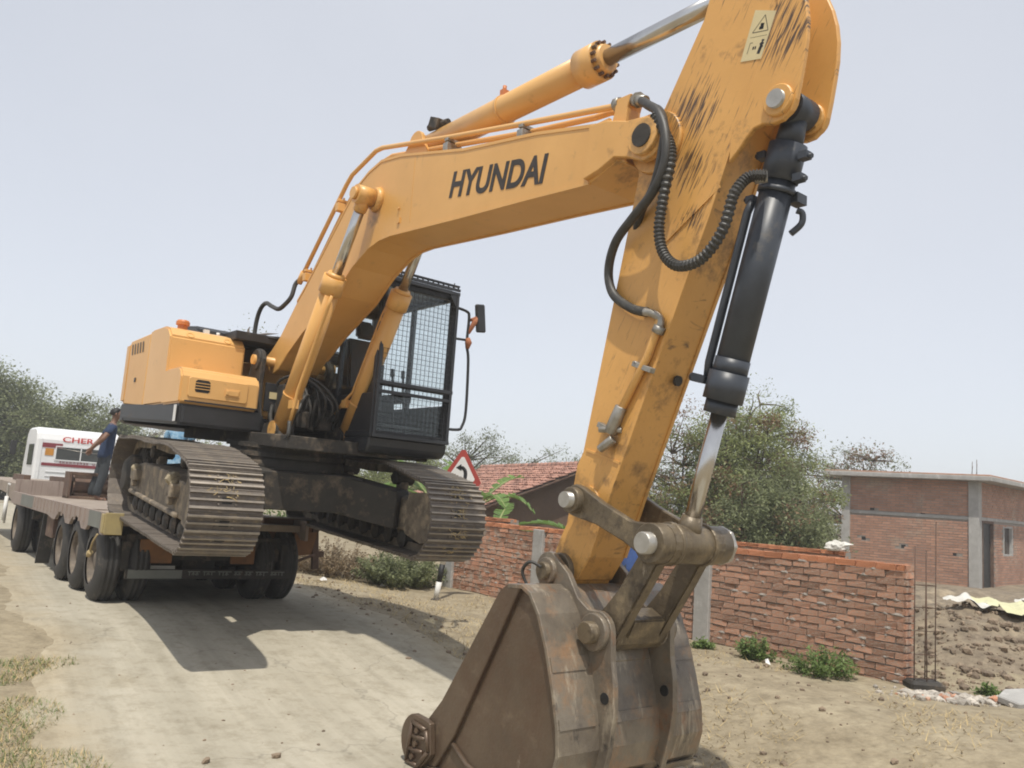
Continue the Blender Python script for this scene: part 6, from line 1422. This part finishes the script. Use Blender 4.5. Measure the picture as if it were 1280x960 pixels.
# dry grass over the verge (uncountable)
rng = random.Random(31); mb = MB()
for _ in range(15000):
    u = rng.uniform(-21, -7.5) if rng.random() < .75 else rng.uniform(-7.5, -3.5); v = 4.75 + (rng.random() ** 1.3) * 3.2
    if noise.noise(Vector((u * .8, v * .8, 2))) < -.12: continue
    x, y = u * .545 + v * .839, -u * .839 + v * .545; z = gz(x, y)
    a = rng.uniform(0, 2 * pi); l = rng.uniform(.03, .13); up = rng.uniform(.1, .75); d = Vector((cos(a) * l, sin(a) * l, l * up)); w_ = Vector((-sin(a), cos(a), 0)) * .0035
    p = Vector((x, y, z)); mb.add([p - w_, p + w_, p + d], [(0, 1, 2)])
tag(mb.build('dry_grass', straw_m), kind='stuff')
mb = MB()
for _ in range(22000):
    u = rng.uniform(-8.5, -3.2); v = 1.15 - abs(rng.gauss(0, .85))
    if noise.noise(Vector((u * 1.1, v * 1.1, 8))) < -.05: continue
    x, y = u * .545 + v * .839, -u * .839 + v * .545; z = gz(x, y)
    a = rng.uniform(0, 2 * pi); l = rng.uniform(.02, .06); d = Vector((cos(a) * l, sin(a) * l, l * rng.uniform(.3, 1.2))); w_ = Vector((-sin(a), cos(a), 0)) * .003
    p = Vector((x, y, z)); mb.add([p - w_, p + w_, p + d], [(0, 1, 2)], 0 if rng.random() < .5 else 1)
tag(mb.build('verge_grass', [straw_m, leaf_w]), kind='stuff')
# ------------------------------------------------------------------ stones, clods, rubble
def rock(mb, rng, c, r, flat=.7, mi=0):
    bm = bmesh.new(); bmesh.ops.create_icosphere(bm, subdivisions=1, radius=1); s = rng.uniform(0, 99); R_ = Matrix.Rotation(rng.uniform(0, 6), 3, 'Z')
    vs = [R_ @ Vector((v.co.x * r * rng.uniform(.85, 1.25), v.co.y * r * .8, v.co.z * r * flat)) * (1 + .45 * noise.noise(v.co * 1.7 + Vector((s, s, s)))) + Vector(c) for v in bm.verts]
    fs = [tuple(v.index for v in f.verts) for f in bm.faces]; bm.free(); mb.add(vs, fs, mi)
rng = random.Random(41)
CL = [(262, 'earth clod on the road, left of the other one', -1.849, 5.907, .034), (350, 'earth clod on the road nearer the bucket', -1.436, 6.123, .034)]
for _, lb, x, y, r in CL:
    mb = MB(); rock(mb, rng, (0, 0, r * .5), r); tag(mb.build('earth_clod', clod_m, None, 0, 0, (x, y, gz(x, y) + .004)), lb, 'clod', 'clods on the road')
mb = MB()
for _ in range(900):
    if rng.random() < .5: u, v = rng.uniform(-18, -4), rng.gauss(5.0, .35)
    else: u, v = rng.uniform(-9, -2), rng.uniform(5.2, 9.2)
    x, y = u * .545 + v * .839, -u * .839 + v * .545; r = .008 + .03 * rng.random() ** 4; rock(mb, rng, (x, y, gz(x, y) + r * .3), r)
for _ in range(260):
    u, v = rng.uniform(-11, -4), rng.uniform(.8, 4.8); x, y = u * .545 + v * .839, -u * .839 + v * .545; r = .004 + .012 * rng.random() ** 3; rock(mb, rng, (x, y, gz(x, y) + .006 + r * .2), r)
tag(mb.build('scattered_clods', clod_m), kind='stuff')
mb = MB()
for _ in range(1100):
    t = rng.random(); x = 4.0 + t * 3.2 + rng.gauss(0, .14); y = 8.62 - .12 * t + rng.gauss(0, .10) ; r = .010 + .055 * rng.random() ** 3; rock(mb, rng, (x, y, gz(x, y) + r * .3), r, .7, 0 if rng.random() < .88 else 1)
for _ in range(2600):
    x = rng.uniform(4.6, 9); y = rng.uniform(8.8, 11.8); r = .008 + .06 * rng.random() ** 5; rock(mb, rng, (x, y, gz(x, y) + r * .2), r, .8, 2)
tag(mb.build('rubble', [stone_m, brick_m, clod_m]), kind='stuff')
mb = MB(); mb.prism([(-.22, -.15), (.05, -.19), (.27, -.08), (.24, .12), (-.05, .17), (-.25, .06)], 0, .07, 'z'); o = mb.build('concrete_slab', concrete, None, .012, .3, (5.15, 8.50, gz(5.15, 8.5) + .03)); o.rotation_euler = (.16, -.10, .3)
tag(o, 'broken flat piece of concrete lying on the rubble at the right edge', 'concrete slab')
# tarpaulins on the crest of the mound
def sheet(name, label, x, y, rz, lx, ly, m, cat, seed):
    mb = MB(); nx_, ny_ = 34, 16
    for j in range(ny_ + 1):
        for i in range(nx_ + 1):
            a = (i / nx_ - .5) * lx * (1 + .12 * noise.noise(Vector((j * .3, seed, 0)))); b = (j / ny_ - .5) * ly * (1 + .25 * noise.noise(Vector((i * .2, seed, 4))))
            X = x + a * cos(rz) - b * sin(rz); Y = y + a * sin(rz) + b * cos(rz)
            mb.v.append((X - x, Y - y, gz(X, Y) + .05 + .09 * (1 + noise.noise(Vector((a * 2.2, b * 3, seed)))) * .8 + .03 * noise.noise(Vector((a * 7, b * 8, seed)))))
    for j in range(ny_):
        for i in range(nx_):
            q = j * (nx_ + 1) + i; mb.f.append((q, q + 1, q + nx_ + 2, q + nx_ + 1)); mb.m.append(0); mb.s.append(True)
    o = mb.build(name, m); o.location = (x, y, 0); tag(o, label, cat, 'sheets on the earth mound')
sheet('tarpaulin', 'pale yellow tarpaulin spread over the top of the earth mound before the doorway', 7.55, 11.55, -.12, 1.9, 1.15, tarp_y, 'tarpaulin', 3)
sheet('sacking', 'white torn sacking on the mound left of the yellow tarpaulin', 6.25, 11.45, .1, .7, .3, tarp_w, 'sacking', 9)
sheet('sacking', 'white sacking behind the yellow tarpaulin at the right edge', 8.2, 12.5, -.1, 1.2, .5, tarp_w, 'sacking', 14)
# litter and pale bags on the verge
for i, (x, y, r, lb) in enumerate([(-2.0, 15.2, .07, 'white paper scrap lying in front of the green scrub'), (-2.9, 14.4, .06, 'flat pale scrap on the dry verge under the right track'), (3.0, 9.55, .05, 'white scrap at the wall between the two weed clumps')]):
    mb = MB(); mb.add([(-r, -r * .5, .01), (r, -r * .6, .02), (r * .9, r * .5, .05), (-r * .8, r * .6, .03), (0, 0, .07)], [(0, 1, 4), (1, 2, 4), (2, 3, 4), (3, 0, 4)]); o = mb.build('litter', white, None, 0, i * .7, (x, y, gz(x, y) + .01)); tag(o, lb, 'litter', 'scraps of litter')

# ------------------------------------------------------------------ hot-season dust haze filling the air
HB = (-3400, 3400, -3400, 4200, -3.0, 11.5)
mb = MB(); mb.box(((HB[0] + HB[1]) / 2, (HB[2] + HB[3]) / 2, (HB[4] + HB[5]) / 2), (HB[1] - HB[0], HB[3] - HB[2], HB[5] - HB[4]))
hm = bpy.data.materials.new('haze'); hm.use_nodes = True; hn = hm.node_tree; hn.nodes.clear()
pv = hn.nodes.new('ShaderNodeVolumePrincipled'); pv.inputs['Density'].default_value = 0.0028; pv.inputs['Color'].default_value = (.93, .93, .92, 1); pv.inputs['Anisotropy'].default_value = 0.2
ho = hn.nodes.new('ShaderNodeOutputMaterial'); hn.links.new(pv.outputs[0], ho.inputs['Volume'])
tag(mb.build('haze', hm), kind='stuff')
